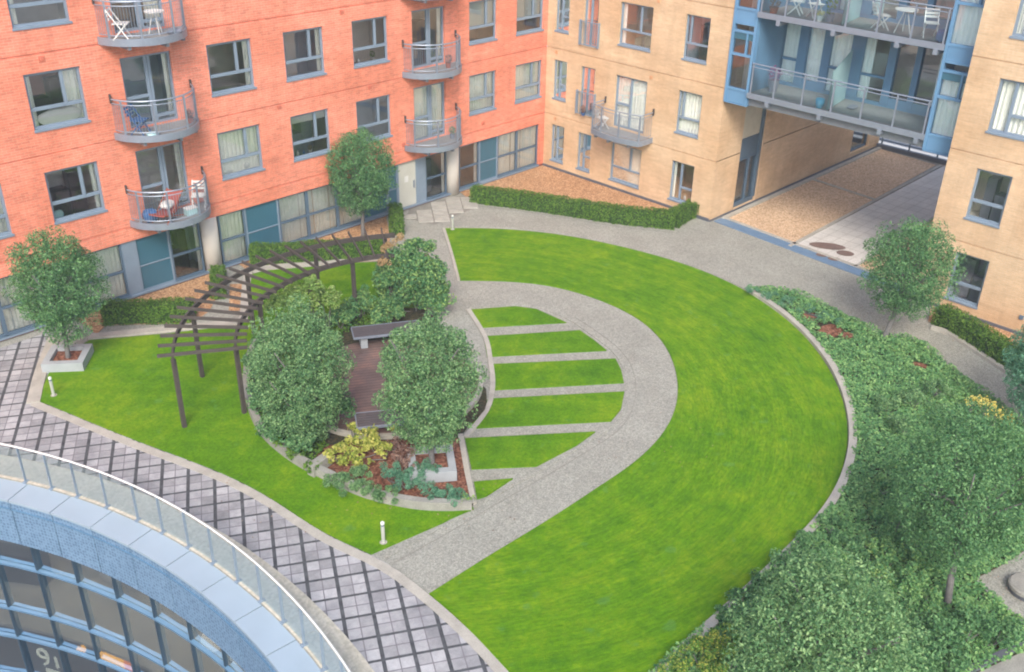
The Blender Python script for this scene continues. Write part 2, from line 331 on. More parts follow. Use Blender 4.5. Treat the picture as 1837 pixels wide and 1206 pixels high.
class MB:
    """collects shapes (world coordinates), then links them as ONE mesh object"""
    def __init__(s): s.v = []; s.f = []; s.mi = []; s.np = []
    def add(s, vs, fs, mi=0):
        b = len(s.v); s.v += [tuple(q) for q in vs]
        for f in fs: s.f.append([b + i for i in f]); s.mi.append(mi)
    def box(s, p0, p1, mi=0):
        x0, x1 = sorted((p0[0], p1[0])); y0, y1 = sorted((p0[1], p1[1])); z0, z1 = sorted((p0[2], p1[2]))
        s.add([(x0, y0, z0), (x1, y0, z0), (x1, y1, z0), (x0, y1, z0), (x0, y0, z1), (x1, y0, z1), (x1, y1, z1), (x0, y1, z1)],
              [(0, 3, 2, 1), (4, 5, 6, 7), (0, 1, 5, 4), (1, 2, 6, 5), (2, 3, 7, 6), (3, 0, 4, 7)], mi)
    def bar(s, a, b, w, h, mi=0, up=(0, 0, 1)):
        a, b = Vector(a), Vector(b); d = (b - a).normalized(); u = Vector(up)
        sx = d.cross(u)
        if sx.length < 1e-4: sx = d.cross(Vector((1, 0, 0)))
        sx.normalize(); uu = sx.cross(d).normalized(); sx = sx * w / 2; uu = uu * h / 2
        vs = [a - sx - uu, a + sx - uu, a + sx + uu, a - sx + uu, b - sx - uu, b + sx - uu, b + sx + uu, b - sx + uu]
        s.add(vs, [(0, 1, 2, 3), (7, 6, 5, 4), (0, 4, 5, 1), (1, 5, 6, 2), (2, 6, 7, 3), (3, 7, 4, 0)], mi)
    def tube(s, pts, r, n=8, mi=0, cap=True):
        pts = [Vector(p) for p in pts]; rs = r if isinstance(r, (list, tuple)) else [r] * len(pts)
        vs = []; 
        for i, p in enumerate(pts):
            d = (pts[min(i + 1, len(pts) - 1)] - pts[max(i - 1, 0)]).normalized()
            a = d.cross(Vector((0, 0, 1)))
            if a.length < 1e-3: a = d.cross(Vector((1, 0, 0)))
            a.normalize(); b = d.cross(a)
            for k in range(n):
                t = 2 * math.pi * k / n; vs.append(p + (a * math.cos(t) + b * math.sin(t)) * rs[i])
        fs = []
        for i in range(len(pts) - 1):
            for k in range(n):
                fs.append((i * n + k, i * n + (k + 1) % n, (i + 1) * n + (k + 1) % n, (i + 1) * n + k))
        if cap: fs += [tuple(range(n))[::-1], tuple((len(pts) - 1) * n + k for k in range(n))]
        s.add(vs, fs, mi)
    def lathe(s, c, prof, n=16, mi=0):
        vs = []
        for r, z in prof:
            for k in range(n):
                t = 2 * math.pi * k / n; vs.append((c[0] + r * math.cos(t), c[1] + r * math.sin(t), c[2] + z))
        fs = [(i * n + k, i * n + (k + 1) % n, (i + 1) * n + (k + 1) % n, (i + 1) * n + k) for i in range(len(prof) - 1) for k in range(n)]
        fs += [tuple(range(n))[::-1], tuple((len(prof) - 1) * n + k for k in range(n))]
        s.add(vs, fs, mi)
    def sheet(s, poly, z, mi=0):
        vs = [(x, y, z) for x, y in poly]
        tr = tessellate_polygon([[Vector((x, y, 0)) for x, y in poly]])
        fs = []
        for t in tr:
            a, b, c = (Vector(vs[i]) for i in t)
            fs.append(t if (b - a).cross(c - a).z > 0 else t[::-1])
        s.add(vs, fs, mi)
    def prism(s, poly, z0, z1, mi=0):
        s.sheet(poly, z1, mi); n = len(poly)
        area = sum(poly[i][0] * poly[(i + 1) % n][1] - poly[(i + 1) % n][0] * poly[i][1] for i in range(n))
        P = poly if area > 0 else poly[::-1]
        vs = [(x, y, z0) for x, y in P] + [(x, y, z1) for x, y in P]
        s.add(vs, [(i, (i + 1) % n, n + (i + 1) % n, n + i) for i in range(n)], mi)
    def ribbon(s, pts, wd, z0, z1, mi=0, closed=False):
        """kerb of width wd along a line"""
        n = len(pts); P = [Vector((x, y)) for x, y in pts]; L = []; R = []
        for i in range(n):
            a = P[i - 1] if (i or closed) else P[i]; b = P[(i + 1) % n] if (i < n - 1 or closed) else P[i]
            d = (b - a).normalized(); nn = Vector((-d.y, d.x)) * wd / 2
            L.append(P[i] + nn); R.append(P[i] - nn)
        m = n if closed else n - 1
        for i in range(m):
            j = (i + 1) % n
            q = [R[i], R[j], L[j], L[i]]
            s.add([(p.x, p.y, z0) for p in q] + [(p.x, p.y, z1) for p in q], [(4, 5, 6, 7), (0, 1, 5, 4), (2, 3, 7, 6)] + ([(3, 0, 4, 7)] if i == 0 and not closed else []) + ([(1, 2, 6, 5)] if i == m - 1 and not closed else []), mi)
    def leaves(s, c, nrm, size, mi=0, asp=0.55):
        """many small folded leaf faces"""
        c = np.asarray(c, float); nrm = np.asarray(nrm, float); N = len(c)
        nrm /= np.linalg.norm(nrm, axis=1)[:, None] + 1e-9
        rv = RNG.normal(size=(N, 3)); t = np.cross(nrm, rv); t /= np.linalg.norm(t, axis=1)[:, None] + 1e-9
        b = np.cross(nrm, t); sz = size * RNG.uniform(0.65, 1.3, N)[:, None]
        v = np.stack([c - t * sz / 2, c + b * sz * asp / 2 + nrm * sz * 0.12, c + t * sz / 2, c - b * sz * asp / 2 + nrm * sz * 0.12], 1)
        s.np.append((v.reshape(-1, 3), N, mi))
    def build(s, name, mats, parent=None, smooth=False):
        if not isinstance(mats, (list, tuple)): mats = [mats]
        me = bpy.data.meshes.new(name)
        nv = len(s.v); V = [np.array(s.v, float).reshape(-1, 3)]
        loops = [i for f in s.f for i in f]; tot = [len(f) for f in s.f]; mi = list(s.mi)
        loops = np.array(loops, np.int32); tot = np.array(tot, np.int32); mi = np.array(mi, np.int32)
        for v, N, m in s.np:
            V.append(v); loops = np.concatenate([loops, np.arange(nv, nv + 4 * N, dtype=np.int32)])
            tot = np.concatenate([tot, np.full(N, 4, np.int32)]); mi = np.concatenate([mi, np.full(N, m, np.int32)]); nv += 4 * N
        V = np.concatenate(V)
        root = parent
        while root is not None and root.parent is not None: root = root.parent
        if root is not None and root in ROOTM:
            A = np.array(ROOTM[root]); V = V @ A[:3, :3].T + A[:3, 3]
        me.vertices.add(len(V)); me.vertices.foreach_set('co', V.ravel())
        me.loops.add(len(loops)); me.loops.foreach_set('vertex_index', loops)
        me.polygons.add(len(tot)); me.polygons.foreach_set('loop_start', np.concatenate([[0], np.cumsum(tot)[:-1]]).astype(np.int32) if len(tot) else [])
        me.polygons.foreach_set('loop_total', tot); me.polygons.foreach_set('material_index', mi)
        me.update(calc_edges=True); me.validate()
        for m in mats: me.materials.append(m)
        if smooth: me.shade_smooth()
        else: me.shade_flat()
        o = bpy.data.objects.new(name, me); COL.objects.link(o)
        if parent is not None: o.parent = parent
        return o

def spline(pts, k=6, closed=False):
    P = [np.array(p, float) for p in pts]; n = len(P); out = []
    rng = range(n) if closed else range(n - 1)
    for i in rng:
        p0 = P[(i - 1) % n] if (closed or i > 0) else 2 * P[0] - P[1]
        p1, p2 = P[i], P[(i + 1) % n]
        p3 = P[(i + 2) % n] if (closed or i + 2 < n) else 2 * P[-1] - P[-2]
        for j in range(k):
            t = j / k
            out.append(tuple(0.5 * (2 * p1 + (p2 - p0) * t + (2 * p0 - 5 * p1 + 4 * p2 - p3) * t * t + (3 * p1 - p0 - 3 * p2 + p3) * t ** 3)))
    if not closed: out.append(tuple(P[-1]))
    return out
def smooth(pts, it=12):
    P = np.array(pts, float)
    # even spacing first
    L = np.concatenate([[0], np.cumsum(np.hypot(*np.diff(P, axis=0).T))]); n = max(12, int(L[-1] / .22)); u = np.linspace(0, L[-1], n)
    P = np.stack([np.interp(u, L, P[:, 0]), np.interp(u, L, P[:, 1])], 1)
    for _ in range(it): P[1:-1] = .5 * P[1:-1] + .25 * (P[:-2] + P[2:])
    return [tuple(p) for p in P]
def arc(c, r, a0, a1, n=24): return [(c[0] + r * math.cos(rad(a0 + (a1 - a0) * i / n)), c[1] + r * math.sin(rad(a0 + (a1 - a0) * i / n))) for i in range(n + 1)]
def inside(poly, x, y):
    poly = np.array(poly); r = np.zeros(len(x), bool); j = len(poly) - 1
    for i in range(len(poly)):
        xi, yi = poly[i]; xj, yj = poly[j]
        c = ((yi > y) != (yj > y)) & (x < (xj - xi) * (y - yi) / (yj - yi + 1e-12) + xi)
        r ^= c; j = i
    return r

# ================================================================== SETTING
OC = (-39.9, -14.6)                                  # centre of the round void
m = MB(); m.sheet([(-220, -220), (220, -220), (220, 220), (-220, 220)], -8.0)
kind(m.build('ground', M['asphalt']), 'structure')
m = MB(); m.sheet([(16, -80), (70, -80), (70, 60), (16, 60)], -7.99); kind(m.build('road', simple('pale_road', srgb(190, 188, 184), .9, 0, .2, .3)), 'structure')
m = MB()
for k in range(9): m.sheet([(24 + k * 4, -70), (24.8 + k * 4, -70), (24.8 + k * 4, 50), (24 + k * 4, 50)], -7.985)
kind(m.build('road_markings', M['flash']), 'structure')
# podium deck with the round void cut from its edge
edge = arc(OC, 15.98, -62, 78, 56)
deck = edge + [(-36.0, 1.9), (-36.0, 12), (13.95, 12), (13.95, -60), (-32.0, -60)]
m = MB(); m.prism(deck, -0.6, 0.0)
kind(m.build('path', M['path']), 'structure')

# photo outlines on the deck
KERB = smooth(spline(GP([(65, 718), (118, 740), (240, 790), (330, 823), (400, 850), (480, 890), (560, 945), (620, 978), (683, 999), (727, 1033), (770, 1067), (815, 1105), (860, 1150), (912, 1206), (965, 1275), (1030, 1370)]), 4), 16)
# paving of square panels between dark bands
pav = [(-24.35, -0.35)] + [(-22.0, -0.35)] + GP([(104, 590), (80, 660), (60, 722)]) + KERB[2:] + [(-25.2, -29.0)] + arc(OC, 16.78, -36, 66, 40) + [(-33.0, -0.35)]
m = MB(); m.sheet(pav, 0.006); kind(m.build('paving', M['paver']), 'structure')
m = MB(); m.sheet(arc(OC, 16.0, -40, 66, 44) + arc(OC, 16.78, -40, 66, 44)[::-1], 0.010)
kind(m.build('gravel_strip', M['cream']), 'structure')

lawnA = smooth(spline(GP([(797, 411), (850, 410), (920, 413), (1000, 421), (1100, 440), (1200, 466), (1270, 490), (1340, 523), (1400, 562), (1450, 610), (1490, 665), (1515, 722), (1524, 780), (1517, 835), (1497, 885), (1462, 935), (1410, 985), (1345, 1048), (1275, 1112), (1220, 1162), (1170, 1207), (1090, 1290)]), 4), 40) + \
        [G(1000, 1330)] + GP([(912, 1206), (860, 1150), (815, 1105), (770, 1067)]) + \
        smooth(spline(GP([(770, 1067), (870, 1003), (990, 931), (1075, 874), (1130, 839), (1170, 804), (1198, 770), (1214, 733), (1218, 697), (1210, 653), (1188, 610), (1150, 574), (1100, 548), (1040, 526), (985, 512), (930, 506), (870, 504), (825, 504)]), 4), 20)
m = MB(); m.prism(lawnA, 0.0, 0.035); kind(m.build('lawn', M['lawn']), 'structure')
lawnD = [p for p in KERB if p[1] > G(683, 999)[1]] + GP([(800, 937), (850, 915), (820, 860), (700, 700), (760, 560), (770, 500), (705, 470), (640, 473), (560, 480), (475, 487), (448, 495), (444, 540), (430, 585), (300, 600), (160, 612), (95, 655), (80, 690)])
m = MB(); m.prism(lawnD, 0.0, 0.035); kind(m.build('lawn', M['lawn2']), 'structure')
STR = [[(845, 557), (925, 551), (962, 556), (1016, 580), (858, 589)], [(868, 605), (1040, 594), (1066, 612), (1088, 630), (874, 641)],
       [(880, 655), (1104, 645), (1114, 665), (1119, 688), (884, 701)], [(876, 717), (1120, 704), (1114, 735), (1096, 757), (840, 770)],
       [(834, 788), (1068, 776), (1035, 800), (962, 838), (846, 843)], [(850, 866), (920, 860), (872, 892), (856, 897)]]
for q in STR:
    m = MB(); m.prism(GP(q), 0.0, 0.035); kind(m.build('lawn', M['lawn2']), 'structure')

def kerb(name, pts, wd, h, mat='kerb', z0=0.0):
    m = MB(); m.ribbon(pts, wd, z0, h); return kind(m.build(name, M[mat]), 'structure')
kerb('kerb', [(x - 0.17 * 0.7, y - 0.12) for x, y in KERB], 0.22, 0.022)
kerb('kerb', spline(GP([(60, 724), (74, 668), (98, 606)]), 4), 0.34, 0.05)
kerb('kerb', GP([(160, 606), (300, 592), (425, 580)]), 0.30, 0.06)
kerb('kerb', GP([(437, 578), (441, 520), (446, 488)]), 0.26, 0.06)
kerb('kerb', GP([(446, 486), (560, 474), (700, 463)]), 0.34, 0.06)
# edging of the loop path
kerb('kerb', spline(GP([(843, 553), (925, 547), (965, 552), (1020, 573), (1052, 594), (1096, 627), (1117, 655), (1125, 690), (1119, 730), (1102, 760), (1070, 784), (960, 849), (858, 906), (800, 941), (692, 1000)]), 4), 0.09, 0.02, 'path')
kerb('kerb', spline(GP([(769, 1066), (870, 1000), (990, 928), (1075, 871), (1130, 836), (1172, 803), (1200, 770), (1217, 733), (1222, 697), (1213, 650), (1190, 606), (1150, 570), (1100, 545), (1040, 523), (985, 509), (930, 503), (870, 501), (825, 501)]), 4), 0.06, 0.02, 'path')
kerb('kerb', spline(GP([(823, 504), (810, 455), (796, 410)]), 3), 0.10, 0.04)
kerb('kerb', spline(GP([(796, 408), (850, 407), (920, 410), (1000, 418), (1100, 437), (1200, 463), (1270, 487), (1335, 518)]), 4), 0.06, 0.02, 'path')
kerb('kerb', spline(GP([(840, 556), (870, 605), (880, 650), (884, 695), (873, 738), (836, 785)]), 4), 0.14, 0.05)
kerb('kerb', GP([(826, 782), (838, 850), (850, 906)]), 0.13, 0.07)
kerb('kerb', spline(GP([(1670, 590), (1700, 600), (1757, 637), (1815, 676), (1845, 700)]), 4), 0.16, 0.10)

jl = smooth(spline(GP([(1020, 573), (1052, 594), (1096, 627), (1117, 655), (1125, 690), (1119, 730), (1102, 760), (1070, 784), (960, 849), (858, 906), (800, 941), (692, 1000)]), 4), 6)
m = MB()
def off2(pts, sft):
    P = [Vector(p) for p in pts]; out = []
    for i in range(len(P)):
        d = (P[min(i + 1, len(P) - 1)] - P[max(i - 1, 0)]).normalized(); out.append((P[i].x - d.y * sft, P[i].y + d.x * sft))
    return out
m.ribbon(off2(jl, .26), .016, 0.0, .007)
m.ribbon(off2(smooth(spline(GP([(845, 366), (960, 380), (1100, 403), (1207, 415)]), 4), 4), -.14), .03, 0.0, .008)
kind(m.build('paving_joints', M['flag_gap']), 'structure')
# beds of brown gravel against the walls
def bed(name, poly, mat, z=0.012):
    m = MB(); m.sheet(poly, z); return kind(m.build(name, M[mat]), 'structure')
bed('gravel', GP([(845, 362), (960, 376), (1100, 398), (1207, 411), (1252, 388)]) + [(-0.02, -8.2), (-0.02, -0.02), (-5.0, -0.02)], 'gravel_brown', 0.03)
bed('gravel', [(-21.2, -0.02), (-21.2, -1.5)] + GP([(190, 585), (345, 580), (375, 560), (400, 515), (398, 492)]) + [(-16.2, -0.02)], 'gravel_brown', 0.02)
bed('gravel', GP([(445, 486), (690, 468), (700, 430)]) + [(-8.9, -0.02), (-15.4, -0.02)], 'gravel_brown', 0.02)
bed('gravel', GP([(411, 560), (432, 560), (434, 512), (413, 512)]), 'gravel_brown', 0.05)
bed('gravel', GP([(1665, 578), (1700, 590), (1760, 628), (1837, 680), (1900, 640)]) + [(-0.65, -24.0), (-0.65, -18.1)], 'gravel_brown', 0.03)
# pale flagstones outside the entrance
fl = GP([(728, 392), (736, 371), (830, 351), (857, 371), (780, 404)])
bed('flagstone_base', fl, 'flag_gap', 0.008)
m = MB()
u0 = np.array(G(735, 388)); e1 = (np.array(G(785, 403)) - u0) * 0 + np.array([0.80, -0.60]); e2 = np.array([0.60, 0.80])
for i in range(-9, 10):
    for j in range(-9, 12):
        c = np.array([-6.6, -0.95]) + e1 * (i * 0.62 - 0.9) + e2 * (j * 0.42 - 1.2)
        q = [c + e1 * a * 0.29 + e2 * b * 0.18 for a, b in ((-1, -1), (1, -1), (1, 1), (-1, 1))]
        if inside(fl, np.array([c[0]]), np.array([c[1]])).all() and max(p[1] for p in q) < -.06: m.prism([tuple(p) for p in q], 0.0, 0.05 + random.uniform(0, .012))
kind(m.build('flagstones', M['flag']), 'structure')

# planted bed on the right
BED = spline(GP([(1338, 516), (1395, 522), (1432, 531), (1512, 566), (1560, 594), (1590, 606), (1645, 613), (1692, 651), (1762, 706), (1837, 766)]), 3) + \
      [G(1920, 850), G(1900, 950), G(1790, 1020)] + GP([(1745, 1042), (1790, 1082), (1837, 1124)]) + [G(1880, 1150), G(1740, 1215), G(1500, 1330), G(1000, 1500)] + \
      GP([(1095, 1290), (1172, 1207), (1222, 1162), (1277, 1112), (1350, 1050), (1420, 985), (1470, 935), (1505, 885), (1524, 835), (1531, 780), (1521, 722), (1497, 662), (1455, 607), (1404, 559), (1345, 522)])
m = MB(); m.sheet(BED, 0.03); kind(m.build('soil', M['soil']), 'structure')
m = MB()
for cx, cy, rx in ((1487, 597, .55), (1455, 572, .4), (1520, 606, .3), (1650, 660, .3)):
    c = G(cx, cy); m.sheet([(c[0] + rx * random.uniform(.7, 1.2) * math.cos(t), c[1] + rx * .8 * random.uniform(.7, 1.2) * math.sin(t)) for t in np.linspace(0, 6.28, 12)[:-1]], 0.05 + cx * 1e-6)
kind(m.build('mulch', M['mulch']), 'structure')
wl = smooth(spline(GP([(1340, 523), (1400, 561), (1453, 610), (1494, 664), (1518, 722), (1528, 780), (1521, 835), (1501, 887), (1466, 938), (1414, 988), (1349, 1052), (1278, 1115), (1224, 1165), (1173, 1209), (1095, 1292)]), 4), 40)
m = MB(); m.ribbon([(x + .02, y - .06) for x, y in wl], 0.20, 0.0, 0.13)
tag(m.build('retaining_wall', M['kerb']), 'low pale curved kerb wall holding the green planted bed beside the big lawn', 'wall')
# far corner paving, bottom right
bed('paving', GP([(1752, 1200), (1837, 1163), (1930, 1120), (1960, 1260), (1760, 1290)]), 'stonewall', 0.02)
kerb('kerb', GP([(1735, 1208), (1837, 1158), (1930, 1112)]), 0.14, 0.10, 'flash')
# passage floor
M['gravel_pale'] = gravel('pale_brown_gravel', [(0.0, srgb(170, 138, 106)), (0.5, srgb(208, 176, 142)), (1.0, srgb(226, 200, 170))], 24.0)
bed('gravel', GP([(1305, 395), (1420, 440)]) + [(13.3, -12.0), (13.6, -9.05), (0.8, -9.05)], 'gravel_pale', 0.02)
m = MB(); m.sheet([(0.15, -12.4), (13.4, -12.3), (13.9, -14.6), (0.25, -14.85)], 0.024); kind(m.build('paving', simple('pale_slabs', srgb(206, 202, 195), .8, 0, .2, 1.2, fine=.1)), 'structure')
m = MB()
for i in range(22):
    x = 0.4 + i * 0.6; m.sheet([(x, -12.45), (x + .025, -12.45), (x + .025, -14.6), (x, -14.6)], 0.028)
for j in range(5):
    y = -12.8 - j * 0.42; m.sheet([(0.3, y), (13.2, y), (13.2, y + .015), (0.3, y + .015)], 0.032)
kind(m.build('paving_joints', simple('slab_joint', srgb(164, 158, 150), .9, 0, .2)), 'structure')
bed('gravel', [(0.3, -14.95), (13.5, -14.7), (13.5, -17.3), (0.0, -17.3)], 'gravel_pale', 0.02)
kerb('kerb', [(0.15, -12.33), (13.4, -12.2)], 0.12, 0.06)
kerb('kerb', [(0.25, -14.9), (13.4, -14.65)], 0.10, 0.06)
kerb('kerb', [(0.6, -9.12), (13.6, -9.12)], 0.16, 0.09)
kerb('kerb', [(7.3, -9.2), (7.0, -12.2)], 0.10, 0.07)
kerb('kerb', [(13.75, -8.9), (13.75, -17.4)], 0.2, 0.2, 'flash')
m = MB(); m.ribbon([(0.40, -9.0), (-0.07, -15.6), (-0.2, -17.6)], 0.50, 0.0, 0.03); kind(m.build('drain_channel', simple('blue_grey_channel', srgb(112, 140, 168), .5, .2, .1, 3.0)), 'structure')
kerb('kerb', [(0.72, -9.1), (0.26, -15.6)], 0.14, 0.06)
m = MB()
for (px, py, ra, rb) in ((1484, 443, .75, .30), (1516, 456, .36, .24), (1474, 459, .24, .17), (1496, 466, .26, .17)):
    c = G(px, py)
    m.sheet([(c[0] + (ra * math.cos(t) * .45 + rb * math.sin(t) * .9), c[1] + (-ra * math.cos(t) * .75 + rb * math.sin(t) * .55)) for t in np.linspace(0, 2 * math.pi, 22)[:-1]], 0.036)
kind(m.build('water_stain', simple('damp_stain', srgb(122, 100, 90), .6, 0, .4, 3.0)), 'structure')

# ================================================================== BUILDINGS
class Wall:
    """frame on a wall: U(f)=metres from the left end seen from outside, d inward, z up"""
    def __init__(s, axis, plane): s.a = axis; s.p = plane
    def pt(s, u, d, z): return (u, s.p + d, z) if s.a == 'y' else (s.p + d, u, z)
    def bx(s, m, u0, u1, d0, d1, z0, z1, mi=0): m.box(s.pt(u0, d0, z0), s.pt(u1, d1, z1), mi)
    def L(s, u0, u1, f): return u0 + f if s.a == 'y' else u1 - f     # f metres from the left
BANDS = (2.41, 5.21, 8.01, 10.81)
def wall_mesh(W, u0, u1, z0, z1, holes, rev=0.17, bands=BANDS, ret=0.0):
    m = MB()
    us = sorted({u0, u1, *[h[0] for h in holes], *[h[1] for h in holes]})
    bz = [b for b in bands if z0 < b < z1]
    zs = sorted({z0, z1, *[h[2] for h in holes], *[h[3] for h in holes], *[b - .018 for b in bz], *[b + .018 for b in bz]})
    flip = W.a == 'y'
    def q(a, b, c, d): m.add([a, b, c, d], [(0, 1, 2, 3) if flip else (3, 2, 1, 0)])
    for i in range(len(us) - 1):
        for j in range(len(zs) - 1):
            uc = (us[i] + us[i + 1]) / 2; zc = (zs[j] + zs[j + 1]) / 2
            if any(h[0] < uc < h[1] and h[2] < zc < h[3] for h in holes): continue
            b = any(abs(zc - k) < .018 for k in bz); d = 0.03 if b else 0.0
            q(W.pt(us[i], d, zs[j]), W.pt(us[i + 1], d, zs[j]), W.pt(us[i + 1], d, zs[j + 1]), W.pt(us[i], d, zs[j + 1]))
            if b:
                q(W.pt(us[i], 0, zs[j]), W.pt(us[i + 1], 0, zs[j]), W.pt(us[i + 1], d, zs[j]), W.pt(us[i], d, zs[j]))
                q(W.pt(us[i], d, zs[j + 1]), W.pt(us[i + 1], d, zs[j + 1]), W.pt(us[i + 1], 0, zs[j + 1]), W.pt(us[i], 0, zs[j + 1]))
    for a, b, c, d in [h[:4] for h in holes]:
        q(W.pt(a, 0, c), W.pt(a, 0, d), W.pt(a, rev, d), W.pt(a, rev, c)); q(W.pt(b, 0, d), W.pt(b, 0, c), W.pt(b, rev, c), W.pt(b, rev, d))
        q(W.pt(a, 0, c), W.pt(a, rev, c), W.pt(b, rev, c), W.pt(b, 0, c)); q(W.pt(a, rev, d), W.pt(a, 0, d), W.pt(b, 0, d), W.pt(b, rev, d))
    return m

def drape(m, W, u0, u1, d, z0, z1, fold=0.09, amp=0.03):
    n = max(4, int((u1 - u0) / fold * 2)); ph = random.uniform(0, 6)
    vs = []
    for i in range(n + 1):
        u = u0 + (u1 - u0) * i / n; dd = d + amp * math.sin(i * math.pi / 1.6 + ph) + random.uniform(-.008, .008)
        vs += [W.pt(u, dd, z0), W.pt(u, dd, z1)]
    m.add(vs, [(2 * i, 2 * i + 2, 2 * i + 3, 2 * i + 1) for i in range(n)])

def window(bld, W, u0, u1, z0, z1, vs=(), hs=(), curt='', mat='frame', sill=True, depth=1.5, room='room', topv=None, name='window', fw=0.08):
    """vs: (f, za, zb) uprights measured from the left, hs: heights of bars (h, fa, fb)"""
    m = MB(); r0 = 0.08; r1 = 0.15
    W.bx(m, u0, u0 + fw, r0, r1, z0, z1); W.bx(m, u1 - fw, u1, r0, r1, z0, z1)
    W.bx(m, u0 + fw, u1 - fw, r0, r1, z1 - fw, z1); W.bx(m, u0 + fw, u1 - fw, r0, r1, z0, z0 + fw)
    for v in vs:
        f, za, zb = v; c = W.L(u0, u1, f); W.bx(m, c - fw * .55, c + fw * .55, r0 - .012, r1 - .004, z0 + za, z0 + zb)
    for h in hs:
        hh, fa, fb = h; a, b = sorted((W.L(u0, u1, fa), W.L(u0, u1, fb))); W.bx(m, a + fw * .5, b - fw * .5, r0 - .006, r1 - .008, z0 + hh - fw * .6, z0 + hh + fw * .6)
    if sill: W.bx(m, u0 - .02, u1 + .02, -0.035, r0 + .01, z0 - .05, z0 + .012)
    f = m.build(name, M[mat], bld)
    m = MB(); m.add([W.pt(u0 + .02, .115, z0 + .02), W.pt(u1 - .02, .115, z0 + .02), W.pt(u1 - .02, .115, z1 - .02), W.pt(u0 + .02, .115, z1 - .02)], [(0, 1, 2, 3)])
    m.build('pane', M['glass'], f)
    m = MB(); e = .02; d0 = .172
    A = [(u0 - .3, d0), (u1 + .3, d0), (u1 + .3, depth), (u0 - .3, depth)]; zl, zh = z0 - .25, z1 + .2
    P = [W.pt(u, d, z) for z in (zl, zh) for u, d in A]
    m.add(P, [(0, 1, 2, 3), (7, 6, 5, 4), (1, 5, 6, 2), (2, 6, 7, 3), (3, 7, 4, 0)])
    m.build('room', ROOMS[int(abs(u0 * 7.3 + z0 * 3.1)) % 6], f)
    if int(abs(u0 * 5.1 + z0 * 2.3)) % 2 == 0:
        m = MB(); W.bx(m, u0 + (u1 - u0) * .12, u0 + (u1 - u0) * .55, .75, 1.2, z0 - .24, z0 + (z1 - z0) * .42); W.bx(m, u0 + (u1 - u0) * .62, u0 + (u1 - u0) * .9, .9, 1.3, z0 - .24, z0 + (z1 - z0) * .7); m.build('furniture', M['timber'] if int(abs(u0 * 3)) % 2 else M['pot_grey'], f)
    wd = u1 - u0; c = MB(); ok = False
    for k in curt:
        ok = True
        if k == 'F': drape(c, W, u0, u1, .20, z0 - .05, z1)
        if k == 'L': a, b = sorted((W.L(u0, u1, 0), W.L(u0, u1, wd * .3))); drape(c, W, a, b, .20, z0 - .05, z1)
        if k == 'R': a, b = sorted((W.L(u0, u1, wd * .68), W.L(u0, u1, wd))); drape(c, W, a, b, .20, z0 - .05, z1)
        if k == 'l': a, b = sorted((W.L(u0, u1, 0), W.L(u0, u1, wd * .14))); drape(c, W, a, b, .20, z0 - .05, z1, .07, .025)
        if k == 'r': a, b = sorted((W.L(u0, u1, wd * .86), W.L(u0, u1, wd))); drape(c, W, a, b, .20, z0 - .05, z1, .07, .025)
        if k == 'M': a, b = sorted((W.L(u0, u1, wd * .08), W.L(u0, u1, wd * .62))); drape(c, W, a, b, .21, z0 - .05, z1)
        if k == 'B': W.bx(c, u0 + .03, u1 - .03, .2, .215, z1 - (z1 - z0) * .62, z1)
        if k == 'T': W.bx(c, u0 + .03, u1 - .03, .2, .215, z1 - (z1 - z0) * .22, z1)
        if k == 'N': drape(c, W, u0, u1, .195, z0 + .05, z0 + (z1 - z0) * .36, .12, .01)
    if ok: c.build('blind' if curt in ('B', 'T') else 'curtain', M['blind' if curt in ('B', 'T') else 'curtain'], f)
    return f

